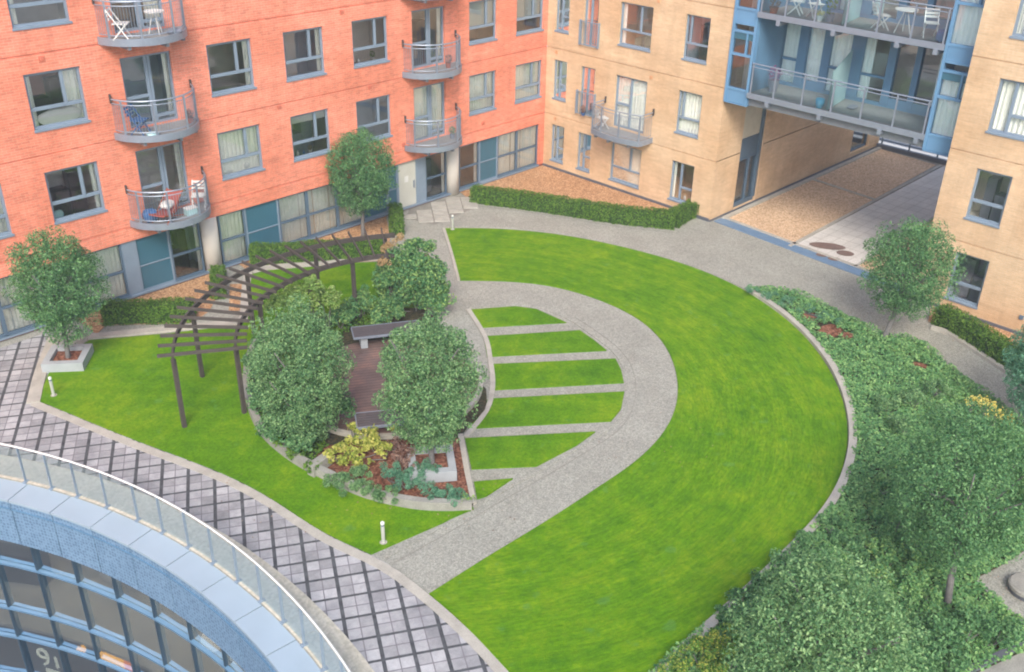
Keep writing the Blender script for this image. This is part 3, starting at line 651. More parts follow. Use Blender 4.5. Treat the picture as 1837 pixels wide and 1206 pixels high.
def arc_balcony(bld, W, uc, z, hw=1.28, sag=1.1, out=1.0, posts=(-62, -22, 22, 62), flat=False):
    """balcony slab, railing and brackets; d negative = outwards"""
    R = (hw * hw + sag * sag) / (2 * sag); am = math.degrees(math.asin(min(1, hw / R))) if sag < R else 180 - math.degrees(math.asin(hw / R))
    def at(a, r=R): return (uc + r * math.sin(rad(a)), -(sag - R) - r * math.cos(rad(a)))
    def atf(a, k=1.0):
        if not flat: return at(a, R * k)
        t = a / am; u = uc + hw * k * max(-1, min(1, t * 1.35)); d = -(.80 + .22 * (1 - min(1, abs(t) * 1.35) ** 2)) * k
        if abs(t) > .74: d *= max(0.0, (1 - abs(t)) / .26)
        return (u, d)
    N = 28; pts = [atf(-am + 2 * am * i / N) for i in range(N + 1)]
    xy = lambda u, d: W.pt(u, d, 0)[:2]
    poly = [xy(*q) for q in pts]
    m = MB(); m.prism(poly, z - .10, z - .001); m.sheet(poly, z - .10)
    slab = m.build('balcony', M['deckboard'], bld)
    m = MB(); m.ribbon([xy(*q) for q in [atf(-am + 2 * am * i / N, 1.02) for i in range(N + 1)]], .05, z - .17, z + .04)
    m.build('edge_beam', M['metal'], slab)
    m = MB()
    for a in (-am * .5, am * .12, am * .62):
        u, d = atf(a, .94); a1, b1, _ = W.pt(u, d, 0); p = W.pt(u, 0.02, z - .2); q = W.pt(u, d - .08, z - .2)
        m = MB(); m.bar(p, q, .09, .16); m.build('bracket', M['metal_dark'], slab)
    m = MB(); H = 1.05
    top = [W.pt(*atf(-am * .97 + 2 * am * .97 * i / N, 1.0), z + H) for i in range(N + 1)]
    m.tube(top, .024, 6); m.tube([(x, y, zz - .12) for x, y, zz in top], .017, 5); m.tube([(x, y, zz - H + .12) for x, y, zz in top], .015, 5)
    m.build('handrail', M['metal'], slab)
    for t in posts:
        u, d = atf(am * t / 80.0); m = MB(); b = W.pt(u, d, z); m.bar(b, (b[0], b[1], z + H), .05, .05); m.build('post', M['metal'], slab)
    m = MB(); nb = 44
    for i in range(nb + 1):
        u, d = atf(-am * .96 + 2 * am * .96 * i / nb); b = W.pt(u, d, z + .1); m.bar(b, (b[0], b[1], z + H - .12), .010, .010)
    m.build('balusters', M['frame'], slab)
    for s in (-1, 1):
        m = MB(); u, d = atf(s * am * .985); W.bx(m, u - .02, u + .02, -.08, .0, z + H - .12, z + H + .14); m.build('wall_fixing', M['timber'], slab)
    return slab

# ---------------- orange brick block (wall plane y = 0)
OB = thing('orange_brick_building', 'orange red brick apartment block with curved steel balconies and a grey glazed ground floor', 'building', (-16, 0, 0))
WO = Wall('y', 0.0)
wx = [(-24.0, -22.38), (-21.18, -19.59), (-15.6, -14.0), (-12.8, -11.21), (-10.01, -8.43), (-4.46, -2.97), (-1.86, -0.27)]
holes = []
spec = {}
cur = {(0, 0): 'R', (0, 1): 'r', (0, 2): 'FN', (0, 3): 'T', (0, 4): '', (0, 5): 'F', (0, 6): 'F',
       (1, 0): 'F', (1, 1): 'lR', (1, 2): 'r', (1, 3): 'r', (1, 4): '', (1, 5): 'B', (1, 6): 'B', (2, 1): 'l', (2, 0): '', (2, 2): 'L', (2, 3): 'B', (2, 4): 'F', (2, 5): '', (2, 6): 'F'}
for r, (z0, z1) in enumerate(((3.15, 4.70), (5.93, 7.50), (8.73, 10.28))):
    for i, (a, b) in enumerate(wx):
        if r == 2 and i != 1: continue
        holes.append((a, b, z0, z1)); spec[len(holes) - 1] = (r, i)
doors = []
for c, (a, b) in enumerate(((-18.40, -16.80), (-7.32, -5.72))):
    for r, (z0, z1) in enumerate(((2.62, 4.72), (5.42, 7.52), (8.22, 10.3))):
        if r == 2 and c == 1: continue
        holes.append((a, b, z0, z1)); doors.append((a, b, z0, z1, c, r))
m = wall_mesh(WO, -44, 0, 1.95, 13.0, holes)
m.build('wall', M['orange'], OB)
m = MB(); WO.bx(m, -44, 0.0, .02, .3, -0.05, 0.10); m.build('plinth', M['plinth'], OB)
for k, (r, i) in spec.items():
    a, b, z0, z1 = holes[k]; wd = b - a; h = z1 - z0
    window(OB, WO, a, b, z0, z1, vs=[(wd * .66, h * .36, h - .06)], hs=[(h * .36, 0.0, wd)], curt=cur.get((r, i), ''), room='room' if (r + i) % 3 else 'roomdark')
dc = {(0, 0): 'r', (0, 1): 'r', (0, 2): 'R', (1, 0): 'F', (1, 1): 'r'}
for a, b, z0, z1, c, r in doors:
    wd = b - a; h = z1 - z0
    window(OB, WO, a, b, z0, z1, vs=[(wd * .5, 0.06, h - .06), (wd * .56, .06, h - .06)], hs=[(h * .42, 0, wd * .5), (.22, wd * .5, wd)], curt=dc.get((c, r), ''), sill=False, room='roomdark', name='balcony_door', fw=0.075)
# ground floor glazing strip
gl = [(-30.5, -29.1, 'g'), (-29.1, -28.0, 't'), (-28.0, -26.8, 'g'), (-26.8, -25.6, 'g'), (-25.6, -24.4, 'g'), (-24.4, -23.2, 'g'), (-23.2, -22.0, 'g'), (-22.0, -20.9, 'g'), (-20.9, -19.33, 'g'), (-19.33, -18.89, 'f'), (-18.89, -17.73, 't'), (-17.73, -16.62, 'n'),
      (-15.92, -14.91, 'g'), (-14.91, -13.57, 't'), (-13.57, -12.36, 'g'), (-12.36, -11.06, 'g'), (-11.06, -9.9, 'g'), (-9.9, -8.7, 't'), (-8.7, -8.2, 't'), (-8.2, -7.2, 'd'), (-7.2, -6.77, 'f'), (-6.77, -5.65, 'n'),
      (-4.98, -3.84, 'n'), (-3.84, -2.78, 't'), (-2.78, -1.61, 'g'), (-1.61, -0.32, 'g')]
m = MB(); WO.bx(m, -44, -30.5, .02, .3, .1, 1.95); WO.bx(m, -0.32, 0.0, .0, .3, .1, 1.95); m.build('wall', M['orange'], OB)
for a, b, t in gl:
    if t in 'gn':
        window(OB, WO, a, b, .12, 1.94, hs=[(.86, 0, b - a)], curt='F' if t == 'g' else 'r', sill=True, fw=.06, mat='frame_dark', name='ground_floor_window')
    elif t == 't':
        m = MB(); WO.bx(m, a, b, .10, .2, .1, 1.95); f = m.build('panel', M['teal'], OB)
        m = MB(); WO.bx(m, a, b, .07, .101, .96, 1.0); WO.bx(m, a, a + .05, .06, .1, .1, 1.95); WO.bx(m, b - .05, b, .06, .1, .1, 1.95); WO.bx(m, a + .05, b - .05, .065, .099, .1, .17); m.build('panel_trim', M['frame'], f)
    elif t == 'f':
        m = MB(); WO.bx(m, a, b, .05, .2, .1, 1.95); m.build('frame_post', M['frame'], OB)
    elif t == 'd':
        m = MB(); WO.bx(m, a + .06, b - .06, .10, .16, .1, 1.9); f = m.build('entrance_door', simple('pale_door', srgb(190, 190, 180), .5, 0, .08), OB)
        m = MB(); WO.bx(m, a, a + .06, .06, .18, .1, 1.95); WO.bx(m, b - .06, b, .06, .18, .1, 1.95); WO.bx(m, a + .06, b - .06, .06, .18, 1.9, 1.95); m.build('door_frame', M['frame'], f)
        m = MB(); WO.bx(m, a + .38, a + .56, .085, .099, 1.1, 1.34); m.build('notice', M['white'], f)
        m = MB(); WO.bx(m, b - .2, b - .15, .04, .099, .8, 1.1); m.build('handle', M['metal'], f)
for a, b in ((-16.58, -15.95), (-5.6, -5.02)):
    m = MB(); m.lathe(((a + b) / 2, .14, .02), [(.29, 0), (.29, 1.93)], 20); m.build('column', M['column'], OB, True)
m = MB(); WO.bx(m, -30.5, -.32, -.05, .07, .06, .118); m.build('sill', M['frame'], OB)
for r, z in enumerate((2.58, 5.38, 8.18)):
    arc_balcony(OB, WO, -17.6, z, hw=1.30, sag=1.12)
    arc_balcony(OB, WO, -6.50, z, hw=1.30, sag=1.08)
m = MB()
for (u, z) in ((-9.35, 5.05), (-13.2, 5.05), (-7.9, 2.6), (-3.7, 2.6), (-10.4, 7.8), (-20.6, 7.8)): WO.bx(m, u - .07, u + .07, -.03, 0, z, z + .12)
m.build('air_vents', simple('brick_vent', srgb(196, 108, 84), .8), OB)

# ---------------- tan brick block (wall plane x = 0), left of the passage
TB = thing('tan_brick_building', 'buff brick block with slim grey windows in the inner corner, left of the passage', 'building', (0, -4.5, 0))
WT = Wall('x', 0.0)
th = []
cols = [(-1.16, -.42), (-2.68, -1.94), (-5.34, -3.77), (-7.92, -6.84)]
rows = [(.40, 1.99), (3.13, 4.75), (5.93, 7.54)]
tc = {(0, 0): '', (0, 1): 'l', (0, 2): 'F', (0, 3): 'l', (1, 0): 'l', (1, 3): 'F', (1, 2): 'F', (2, 2): 'l', (2, 0): 'R', (2, 3): ''}
tw = []
for r, (z0, z1) in enumerate(rows):
    for c, (a, b) in enumerate(cols):
        zz = z0
        if c == 1 and r: zz = 2.74 if r == 1 else 5.56
        if c == 2 and r == 1: zz = 2.66
        tw.append((a, b, zz, z1, r, c))
m = wall_mesh(WT, -8.85, 0.0, 0.0, 13.0, [q[:4] for q in tw]); m.build('wall', M['tan'], TB)
WP = Wall('y', -8.85)                                # passage side, faces -y
so = (1.64, 3.25, 0.05, 4.75); g2 = (11.1, 12.85, 0.25, 2.4)
m = wall_mesh(WP, 0.0, 13.95, 0.0, 13.0, [so, g2], rev=.35, bands=(2.41,)); m.build('wall', M['tan'], TB)
for a, b, z0, z1, r, c in tw:
    wd = b - a; h = z1 - z0
    if c == 1 and r:
        f = window(TB, WT, a, b, z0, z1, vs=[(wd * .45, .06, h - .06)], hs=[], curt='l', sill=False, name='juliet_door', room='room', fw=.055)
        m = MB()
        for zz in (z0 + .98, z0 + .08): WT.bx(m, a - .1, b + .12, -.10, -.07, zz - .015, zz + .015)
        for i in range(10): u = a - .09 + (b - a + .2) * i / 9; WT.bx(m, u - .008, u + .008, -.092, -.078, z0 + .08, z0 + .98)
        for u in (a - .1, b + .12): WT.bx(m, u - .02, u + .02, -.11, 0.0, z0 + .03, z0 + 1.02)
        m.build('juliet_railing', M['frame'], f)
    elif c == 2 and r == 1:
        window(TB, WT, a, b, z0, z1, vs=[(wd * .48, .06, h - .06)], hs=[(.95, 0, wd * .48)], curt='F', sill=False, name='balcony_door', fw=.07)
    elif c == 2:
        window(TB, WT, a, b, z0, z1, vs=[(wd * .62, h * .36, h - .06)], hs=[(h * .36, 0, wd)], curt=tc.get((r, c), ''), fw=.06)
    elif c == 3:
        window(TB, WT, a, b, z0, z1, vs=[(wd * .2, h * .36, h - .06)] if r else [(wd * .42, .06, h - .06)], hs=[(h * .36, wd * (.0 if r else .42), wd)], curt=tc.get((r, c), ''), fw=.06)
    else:
        window(TB, WT, a, b, z0, z1, vs=[(wd * .4, .06, h - .06)], hs=[(h * .36, wd * .4, wd)], curt=tc.get((r, c), ''), fw=.05)
arc_balcony(TB, WT, -4.56, 2.60, hw=1.22, sag=1.0, flat=True, posts=(-58, -15, 30, 58))
m = MB(); WT.bx(m, -8.85, -.02, -.05, 0, 0, .12); m.build('plinth', M['flash'], TB)
m = MB(); WP.bx(m, 0.0, 13.9, -.05, 0, 0, .05); m.build('plinth', M['flash'], TB)
m = MB()
for (u, z) in ((-5.5, 4.9), (-5.55, 7.75), (-.55, 5.0), (-.62, 2.2)): WT.bx(m, u - .06, u + .06, -.03, 0, z, z + .12)
m.build('air_vents', simple('buff_vent', srgb(200, 150, 110), .8), TB)
# tall glazed opening in the passage wall
m = MB(); a, b, z0, z1 = so
WP.bx(m, a, b, .12, .2, z0, .22); WP.bx(m, a, a + .06, .12, .2, .22, z1); WP.bx(m, b - .14, b, .05, .2, .22, z1); WP.bx(m, a + .06, b - .14, .12, .2, 1.98, 2.05); WP.bx(m, a + .9, a + 1.0, .12, .2, .22, 1.98); WP.bx(m, a + .06, b - .14, .12, .2, 2.80, 2.86)
f = m.build('stair_window', M['frame_dark'], TB)
m = MB(); WP.bx(m, a + .06, b - .14, .17, .19, .22, 2.0); m.build('pane', M['glass'], f)
m = MB(); WP.bx(m, a + .06, b - .14, .15, .19, 2.05, 2.80); m.build('spandrel', M['frame_dark'], f)
m = MB(); WP.bx(m, a + .06, b - .14, .15, .19, 2.86, z1); m.build('panel', simple('cream_panel', srgb(196, 190, 172), .6, 0, .15), f)
m = MB(); WP.bx(m, a - .02, b + .02, .34, 2.0, 0, 2.0); m.build('room', M['roomdark'], f)
m = MB(); a, b, z0, z1 = g2
WP.bx(m, a, a + .06, .12, .2, z0, z1); WP.bx(m, b - .06, b, .12, .2, z0, z1); WP.bx(m, a, b, .12, .2, z0, z0 + .08); WP.bx(m, a, b, .12, .2, 1.4, 1.46)
f = m.build('window', M['frame_dark'], TB)
m = MB(); WP.bx(m, a, b, .17, .18, z0, z1); m.build('pane', M['glass'], f)
m = MB(); WP.bx(m, a - .02, b + .02, .34, 1.6, z0 - .1, z1); m.build('room', M['roomdark'], f)

# ---------------- right tan block
RX = -0.63
RB = thing('tan_brick_building', 'buff brick block at the right edge with square windows, right of the passage', 'building', (RX, -20, 0))
WR = Wall('x', RX)
rh = []
rw = []
for r, (z0, z1) in enumerate(((.43, 2.05), (3.2, 4.8), (5.95, 7.53), (8.72, 10.3))):
    for (a, b) in ((-19.50, -18.43), (-23.3, -21.7), (-26.2, -25.0)):
        if r == 2: a = a - .62
        rw.append((a, b, z0, z1, r))
m = wall_mesh(WR, -44, -17.5, 0.0, 13.0, [q[:4] for q in rw]); m.build('wall', M['tan'], RB)
m = MB(); m.box((RX + .18, -17.502, 0), (13.95, -17.7, 13.0)); m.build('wall', M['tan'], RB)
for a, b, z0, z1, r in rw:
    wd = b - a; h = z1 - z0
    window(RB, WR, a, b, z0, z1, vs=[] if r < 2 else [(wd * .3, .06, h - .06)], hs=[(h * .36, 0 if r < 2 else wd * .3, wd)], curt={0: '', 1: '', 2: 'F', 3: 'F'}[r], fw=.075, room='roomdark')
m = MB(); WR.bx(m, -44, -17.52, -.05, 0, 0, .12); m.build('plinth', M['flash'], RB)
m = MB(); WR.bx(m, -22.05, -21.95, -.06, 0, 0, .6); WR.bx(m, -21.0, -20.85, -.06, 0, 2.1, 2.25); WR.bx(m, -20.9, -20.78, -.05, 0, .55, .67)
m.build('air_vents', M['frame_dark'], RB)

# ---------------- blue glazed link over the passage
LB = thing('glazed_link_building', 'pale blue steel and glass link block with full width balconies bridging the passage', 'building', (1, -13, 4.8))
WL = Wall('x', 0.0)
def bay(u0, u1, curt):
    m = MB()
    for u in (u0 + .04, u1 - .04): WL.bx(m, u - .05, u + .05, -.06, .12, 4.78, 13.0)
    zs = []
    for k in range(3):
        z = 4.78 + 2.8 * k
        for zz in (z + .50, z + 1.72, z + 2.52, z + 2.80):
            WL.bx(m, u0 + .09, u1 - .09, -.055, .1, zz - .04, zz + .04)
        WL.bx(m, u0 + .30, u0 + .36, -.05, .1, z + 1.76, z + 2.48)
    WL.bx(m, u0, u1, -.05, 1.9, 4.74, 4.78)
    b = m.build('bay', M['steel_blue'], LB)
    for k in range(3):
        z = 4.78 + 2.8 * k
        m = MB(); WL.bx(m, u0 + .09, u1 - .09, -.03, .05, z + .01, z + .46); m.build('panel', M['steel_blue'], b)
        m = MB(); WL.bx(m, u0 + .09, u1 - .09, -.02, .05, z + 2.25, z + 2.48); m.build('teal_panel', M['teal'], b)
        m = MB(); m.add([WL.pt(u0 + .08, .02, z + .54), WL.pt(u1 - .08, .02, z + .54), WL.pt(u1 - .08, .02, z + 2.25), WL.pt(u0 + .08, .02, z + 2.25)], [(3, 2, 1, 0)]); m.build('pane', M['glass'], b)
        if curt[k]:
            m = MB(); drape(m, WL, u0 + .08, u1 - .08, .12, z + .3, z + 2.4); m.build('curtain', M['curtain_cool'], b)
    m = MB(); WL.bx(m, u0 + .02, u1 - .02, 1.0, 1.05, 4.8, 13); m.build('room', M['room'], b)
bay(-9.85, -8.88, (0, 0, 0)); bay(-17.48, -16.44, (1, 1, 1))
for u, nm in ((-9.86, 1), (-16.44, -1)):              # cheek walls of the recess
    m = MB(); WL.bx(m, u - .02, u + .02, .12, 1.9, 4.8, 13.0); m.build('cheek_wall', M['steel_blue_dark'], LB)
for k, z in enumerate((5.26, 8.06, 10.86)):
    m = MB(); WL.bx(m, -16.41, -9.89, -.08, 1.95, z - .16, z); s = m.build('balcony', M['deckboard'], LB)
    m = MB(); WL.bx(m, -16.44, -9.86, -.13, -.08, z - .17, z + .02); m.build('edge_beam', M['metal'], s)
    for u in (-10.7, -12.75, -14.95, -16.2):
        m = MB(); WL.bx(m, u - .07, u + .07, -.16, .4, z - .33, z - .17); m.build('bracket', M['metal'], s)
    m = MB()
    for zz, t in ((1.05, .026), (.93, .018)):
        m.tube([WL.pt(-16.41, -.06, z + zz), WL.pt(-9.89, -.06, z + zz)], t, 6)
    m.build('handrail', M['metal'], s)
    ul = (-9.95, -10.88, -11.99, -13.1, -14.18, -15.31, -16.35)
    for a, b in zip(ul[:-1], ul[1:]):
        m = MB(); m.add([WL.pt(a - .04, -.06, z + .06), WL.pt(b + .04, -.06, z + .06), WL.pt(b + .04, -.06, z + .9), WL.pt(a - .04, -.06, z + .9)], [(0, 1, 2, 3)]); m.build('glass_pane', M['balcony_glass'], s)
    for u in ul:
        m = MB(); WL.bx(m, u - .025, u + .025, -.085, -.035, z, z + 1.04); m.build('post', M['metal'], s)
    m = MB(); m.add([WL.pt(-12.92, .0, z + .02), WL.pt(-12.62, 1.75, z + .02), WL.pt(-12.62, 1.75, z + 1.75), WL.pt(-12.92, .0, z + 1.3)], [(0, 1, 2, 3)]); m.add([WL.pt(-12.95, .0, z + .02), WL.pt(-12.65, 1.75, z + .02), WL.pt(-12.65, 1.75, z + 1.75), WL.pt(-12.95, .0, z + 1.3)], [(3, 2, 1, 0)]); m.build('privacy_screen', M['frost'], s)
# set back glazed screens
WB = Wall('x', 1.9)
for k, z in enumerate((5.26, 8.06)):
    m = MB(); WB.bx(m, -16.42, -9.88, -.02, .16, z + 2.18, z + 2.64); WB.bx(m, -16.42, -9.88, 0, .14, z, z + .12)
    ops = [(-9.95, -9.25, 0), (-10.52, -9.72, 'F'), (-11.50, -10.82, 'F'), (-12.58, -11.74, 'F'), (-13.95, -12.98, 'l'), (-14.88, -14.10, ''), (-15.75, -15.0, 'r')]
    ed = [] and [-9.88, -9.78, -10.5, -10.84, -11.46, -11.76, -12.52, -12.98, -13.88, -14.16, -14.82, -15.02, -15.72, -16.42]
    for i in range(1, len(ed) - 1, 2): WB.bx(m, ed[i + 1], ed[i], -.04, .12, z + .12, z + .121)
    for a, b in ((-9.88, -9.72), (-10.84, -10.50), (-11.76, -11.46), (-12.98, -12.52), (-14.16, -13.88), (-15.02, -14.82), (-16.42, -15.80)): WB.bx(m, a, b, -.05, .16, z + .12, z + 2.18)
    for a, b in ((-10.50, -9.72), (-12.52, -11.76), (-13.88, -12.98)): WB.bx(m, a, b, -.01, .1, z + .92, z + 1.0)
    for a, b in ((-11.46, -10.84), (-14.82, -14.16), (-15.80, -15.02)): WB.bx(m, a, b, -.01, .1, z + .12, z + .34)
    s = m.build('glazed_screen', M['steel_blue_dark'], LB)
    for a, b, c in ((-10.50, -9.72, 'F'), (-11.46, -10.84, 'F'), (-12.52, -11.76, 'F'), (-13.88, -12.98, 'h'), (-14.82, -14.16, ''), (-15.80, -15.02, 'e')):
        m = MB(); m.add([WB.pt(a, .05, z + .12), WB.pt(b, .05, z + .12), WB.pt(b, .05, z + 2.18), WB.pt(a, .05, z + 2.18)], [(3, 2, 1, 0)]); m.build('pane', M['glass'], s)
        if c and (k == 0 or c != 'e'):
            m = MB(); a2, b2 = (a, b) if c == 'F' else ((b - .36, b) if c == 'h' else (a, a + .22)); drape(m, WB, a2, b2, .10, z + .1, z + 2.2); m.build('curtain', M['curtain_cool'], s)
    m = MB(); WB.bx(m, -16.42, -9.88, 2.2, 2.25, z, z + 2.6); WB.bx(m, -16.42, -9.88, .2, 2.2, z + .0, z + .01); m.build('room', M['room'], s)
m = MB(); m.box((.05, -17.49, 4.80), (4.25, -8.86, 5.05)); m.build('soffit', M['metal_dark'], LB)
m = MB(); m.box((4.18, -17.49, 5.06), (4.25, -8.86, 8.2)); m.build('back_wall', M['tan'], LB)
m = MB(); m.box((2.3, -17.45, 10.9), (4.6, -8.9, 11.0)); m.build('roof', M['metal'], LB)

# ---------------- round glass building under the deck edge
RG = thing('round_glass_building', 'curved blue and glass frontage dropping below the deck edge at the lower left', 'building', (OC[0] + 15.5, OC[1], -8.0))
def cyl(r, a, z): return (OC[0] + r * math.cos(rad(a)), OC[1] + r * math.sin(rad(a)), z)
def ring(m, r0, r1, z0, z1, a0, a1, n=40, mi=0):
    P = arc(OC, r0, a0, a1, n) + arc(OC, r1, a0, a1, n)[::-1]; m.prism(P, z0, z1, mi); m.sheet(P, z0, mi)
A0, A1 = -31.5, 54.0
angs = [A0 + 4.5 * i for i in range(20)]
for i in range(19):
    a, b = angs[i] + .05, angs[i + 1] - .05
    m = MB(); ring(m, 15.33, 16.02, -.08, -.012, a, b, 4); m.build('roof_capping', M['capping'], RG)
    m = MB(); ring(m, 15.36, 15.44, -1.36, -.085, a, b, 5); f = m.build('fascia_panel', M['perf'], RG)
    m = MB(); ring(m, 15.335, 15.358, -.30, -.27, a, b, 5); m.build('fascia_rib', M['steel_blue_dark'], f)
    m = MB(); P = arc(OC, 15.68, a, b, 3)
    for (z0, z1) in ((-2.36, -1.3), (-3.9, -2.36), (-4.93, -3.9), (-6.4, -4.93), (-7.95, -6.4)):
        m.add([(*P[0], z0), (*P[-1], z0), (*P[-1], z1), (*P[0], z1)], [(0, 1, 2, 3)])
    m.build('pane', M['shop_glass'], RG)
for a in angs:
    m = MB(); p = cyl(15.63, a, -8); q = cyl(15.63, a, -1.25); m.bar(p, q, .05, .09, up=(math.cos(rad(a)), math.sin(rad(a)), 0)); 
    n = Vector((math.cos(rad(a)), math.sin(rad(a)), 0))
    m.build('mullion', M['mullion'], RG)
for z in (-2.38, -3.92, -4.95, -6.4):
    m = MB(); ring(m, 15.56, 15.66, z - .028, z + .028, A0, A1, 38); m.build('transom', M['transom'], RG)
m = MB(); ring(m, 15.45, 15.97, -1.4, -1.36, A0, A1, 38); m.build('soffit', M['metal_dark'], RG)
m = MB(); ring(m, 15.95, 24.0, -5.05, -4.95, A0, A1, 30); m.build('floor_slab', M['shopfloor'], RG)
m = MB(); P = arc(OC, 23.9, A0, A1, 30)
for i in range(30): m.add([(*P[i], -8), (*P[i + 1], -8), (*P[i + 1], -.7), (*P[i], -.7)], [(0, 1, 2, 3)])
m.build('back_wall', M['interior'], RG)
m = MB()
for a in (30, 24.5, 15.5, 7.0, 1.5):
    c = cyl(18.2, a, 0); m.lathe((c[0], c[1], -4.95), [(.22, 0), (.22, 4.3)], 12)
m.build('pillar', M['column'], RG)
for a0, a1, r0, r1, z0, z1, c in ((29, 33, 18.6, 18.9, -4.95, -2.2, (150, 92, 86)), (23.5, 25, 18.2, 18.5, -4.95, -1.5, (92, 84, 78)), (19, 21.5, 19.6, 19.9, -4.95, -1.6, (198, 186, 160)), (9, 12.5, 17.9, 18.2, -4.95, -2.6, (120, 104, 92)), (3.5, 6.5, 17.6, 17.9, -4.95, -2.0, (206, 178, 150)), (15, 16.6, 17.6, 18.2, -4.95, -4.0, (70, 74, 80)), (33, 38, 17.4, 17.8, -4.95, -3.9, (64, 72, 80)), (-3, 1, 17.8, 18.2, -4.95, -2.4, (150, 120, 100))):
    m = MB(); ring(m, r0, r1, z0 + .001, z1, a0, a1, 4); m.build('partition', simple('partition_paint', srgb(*c), .8, 0, .15), RG)
m = MB()
for a in (35, 31, 27, 23, 19, 15, 11, 7, 3, -1): ring(m, 17.2, 18.0, -1.62, -1.56, a, a + 2.0, 3)
m.build('fill_strip', emit('interior_fill', srgb(255, 240, 214), 14.0), RG)  # added glowing strips that brighten the dim shop interior
# lettering and lit boards
def face(a, r, z):       # text facing the void centre at angle a
    x = Vector((math.sin(rad(a)), -math.cos(rad(a)), 0)); n = Vector((-math.cos(rad(a)), -math.sin(rad(a)), 0)); zz = Vector((0, 0, 1))
    p = cyl(r, a, z); return Matrix(((x.x, zz.x, n.x, p[0]), (x.y, zz.y, n.y, p[1]), (x.z, zz.z, n.z, p[2]), (0, 0, 0, 1)))
sg = thing('shop_sign', 'white 91 numerals on a dark board with a white bar, behind the round glass front', 'sign', cyl(15.9, 28.6, -5.9))
m = MB(); ring(m, 15.735, 15.75, -6.35, -5.1, 27.1, 31.4, 6); m.build('board', M['mullion'], sg)
F = face(28.95, 15.708, -5.98); tp = lambda x, z: tuple(F @ Vector((x * .92, z * .95, 0)))
m = MB(); m.tube([tp(-.20 + .155 * math.cos(t), .50 + .155 * math.sin(t)) for t in np.linspace(0, 2 * math.pi, 19)], 0.038, 6)
m.tube([tp(-.045, .50), tp(-.05, .34), tp(-.10, .18), tp(-.22, .08)], 0.038, 6)
m.tube([tp(.22, .08), tp(.22, .46)], 0.038, 6); m.build('lettering', M['sign_white'], sg)
m = MB(); ring(m, 15.70, 15.715, -6.18, -6.04, 28.1, 29.7, 6); m.build('underline', M['sign_white'], sg)
sg = thing('lit_sign', 'glowing yellow and orange light box inside the round glass front', 'sign', cyl(16.5, 23.7, -6))
m = MB(); ring(m, 16.45, 16.55, -6.26, -5.86, 22.9, 25.6, 6); m.build('light_panel', M['sign_yellow'], sg)
m = MB(); ring(m, 16.45, 16.55, -6.26, -5.86, 21.9, 22.88, 4); m.build('end_panel', M['sign_orange'], sg)
lp = thing('pendant_lamp', 'small round glowing amber lamp beside the yellow light box', 'lamp', cyl(16.5, 28.3, -5.75))
m = MB(); c = cyl(16.5, 27.9, -6.02); m.lathe(c, [(.02, -.12), (.1, -.08), (.13, 0), (.1, .08), (.02, .12)], 14); m.build('bulb', M['sign_yellow'], lp, True)
m = MB(); m.tube([(c[0], c[1], c[2] + .11), (c[0], c[1], -5.06)], .015, 5); m.build('cord', M['frame_dark'], lp)
for i, (a, z, lb) in enumerate(((17.2, -2.55, 'white conical lampshade hanging just behind the upper glass'), (11.6, -3.55, 'white conical lampshade hanging low behind the glass, between two mullions'), (7.6, -3.2, 'cream conical lampshade nearest the right end of the glass front'))):
    o = thing('lampshade', lb, 'lamp', cyl(16.6, a, z), group='lampshades behind the round glass')
    c = cyl(16.6, a, z); m = MB(); m.lathe(c, [(.30, -.22), (.14, .22), (.12, .22)], 16); m.build('shade', M['lampwhite'], o, True)
    m = MB(); m.tube([(c[0], c[1], c[2] + .2), (c[0], c[1], -1.37)], .015, 5); m.build('cord', M['frame_dark'], o)

# glass balustrade along the deck edge
GB = thing('glass_balustrade', 'curved clear glass balustrade with a white handrail along the deck edge', 'railing', cyl(16.03, 10, 0))
pa = [27.32 + 2.97 * k for k in range(9, 0, -1)] + [27.32, 24.63, 21.87, 18.69, 15.25, 12.39, 9.37, 6.38, 3.34, .36, -2.52, -5.34, -8.13, -11.0, -13.9, -16.8, -19.7, -22.6]
m = MB(); m.tube([cyl(16.03, 54 - 78 * i / 60, 1.0) for i in range(61)], .024, 8); m.build('handrail', M['white'], GB)
for a in pa:
    m = MB(); u = (math.cos(rad(a)), math.sin(rad(a)), 0); m.bar(cyl(16.03, a, -.01), cyl(16.03, a, .97), .018, .06, up=u); m.bar(cyl(16.03, a, -.012), cyl(16.03, a, .03), .09, .14, up=u); m.build('post', M['frame'], GB)
for a, b in zip(pa[:-1], pa[1:]):
    m = MB(); P = arc(OC, 16.02, a - .12, b + .12, 2)
    for i in range(2): m.add([(*P[i], .07), (*P[i + 1], .07), (*P[i + 1], .93), (*P[i], .93)], [(0, 1, 2, 3)])
    m.build('glass_pane', M['rail_glass'], GB)

# far railing at the end of the passage
FR = thing('metal_railing', 'dark metal railing on an upstand at the far end of the passage', 'railing', (13.8, -11, 0))
m = MB()
for zz in (.98, .62, .42): m.bar((13.75, -8.95, zz), (13.75, -17.4, zz), .04, .05)
m.build('rail', M['frame_dark'], FR)
for i in range(7):
    y = -9.1 - i * 1.35; m = MB(); m.bar((13.75, y, .21), (13.75, y, 1.0), .06, .06); m.build('post', M['frame_dark'], FR)

# ================================================================== PLANTS
def blob(m, c, r, n, size, mi=0, up=.35, shell=.5, jit=.8, asp=.55):
    c = np.array(c, float); r = np.array(r if hasattr(r, '__len__') else (r, r, r), float)
    d = RNG.normal(size=(n, 3)); d /= np.linalg.norm(d, axis=1)[:, None]
    k = shell + (1 - shell) * RNG.random(n) ** .6
    p = c + d * r * k[:, None]
    p[:, 2] = np.maximum(p[:, 2], 0.03)
    m.leaves(p, d + np.array([0, 0, up]) + RNG.normal(size=(n, 3)) * jit, size, mi, asp)

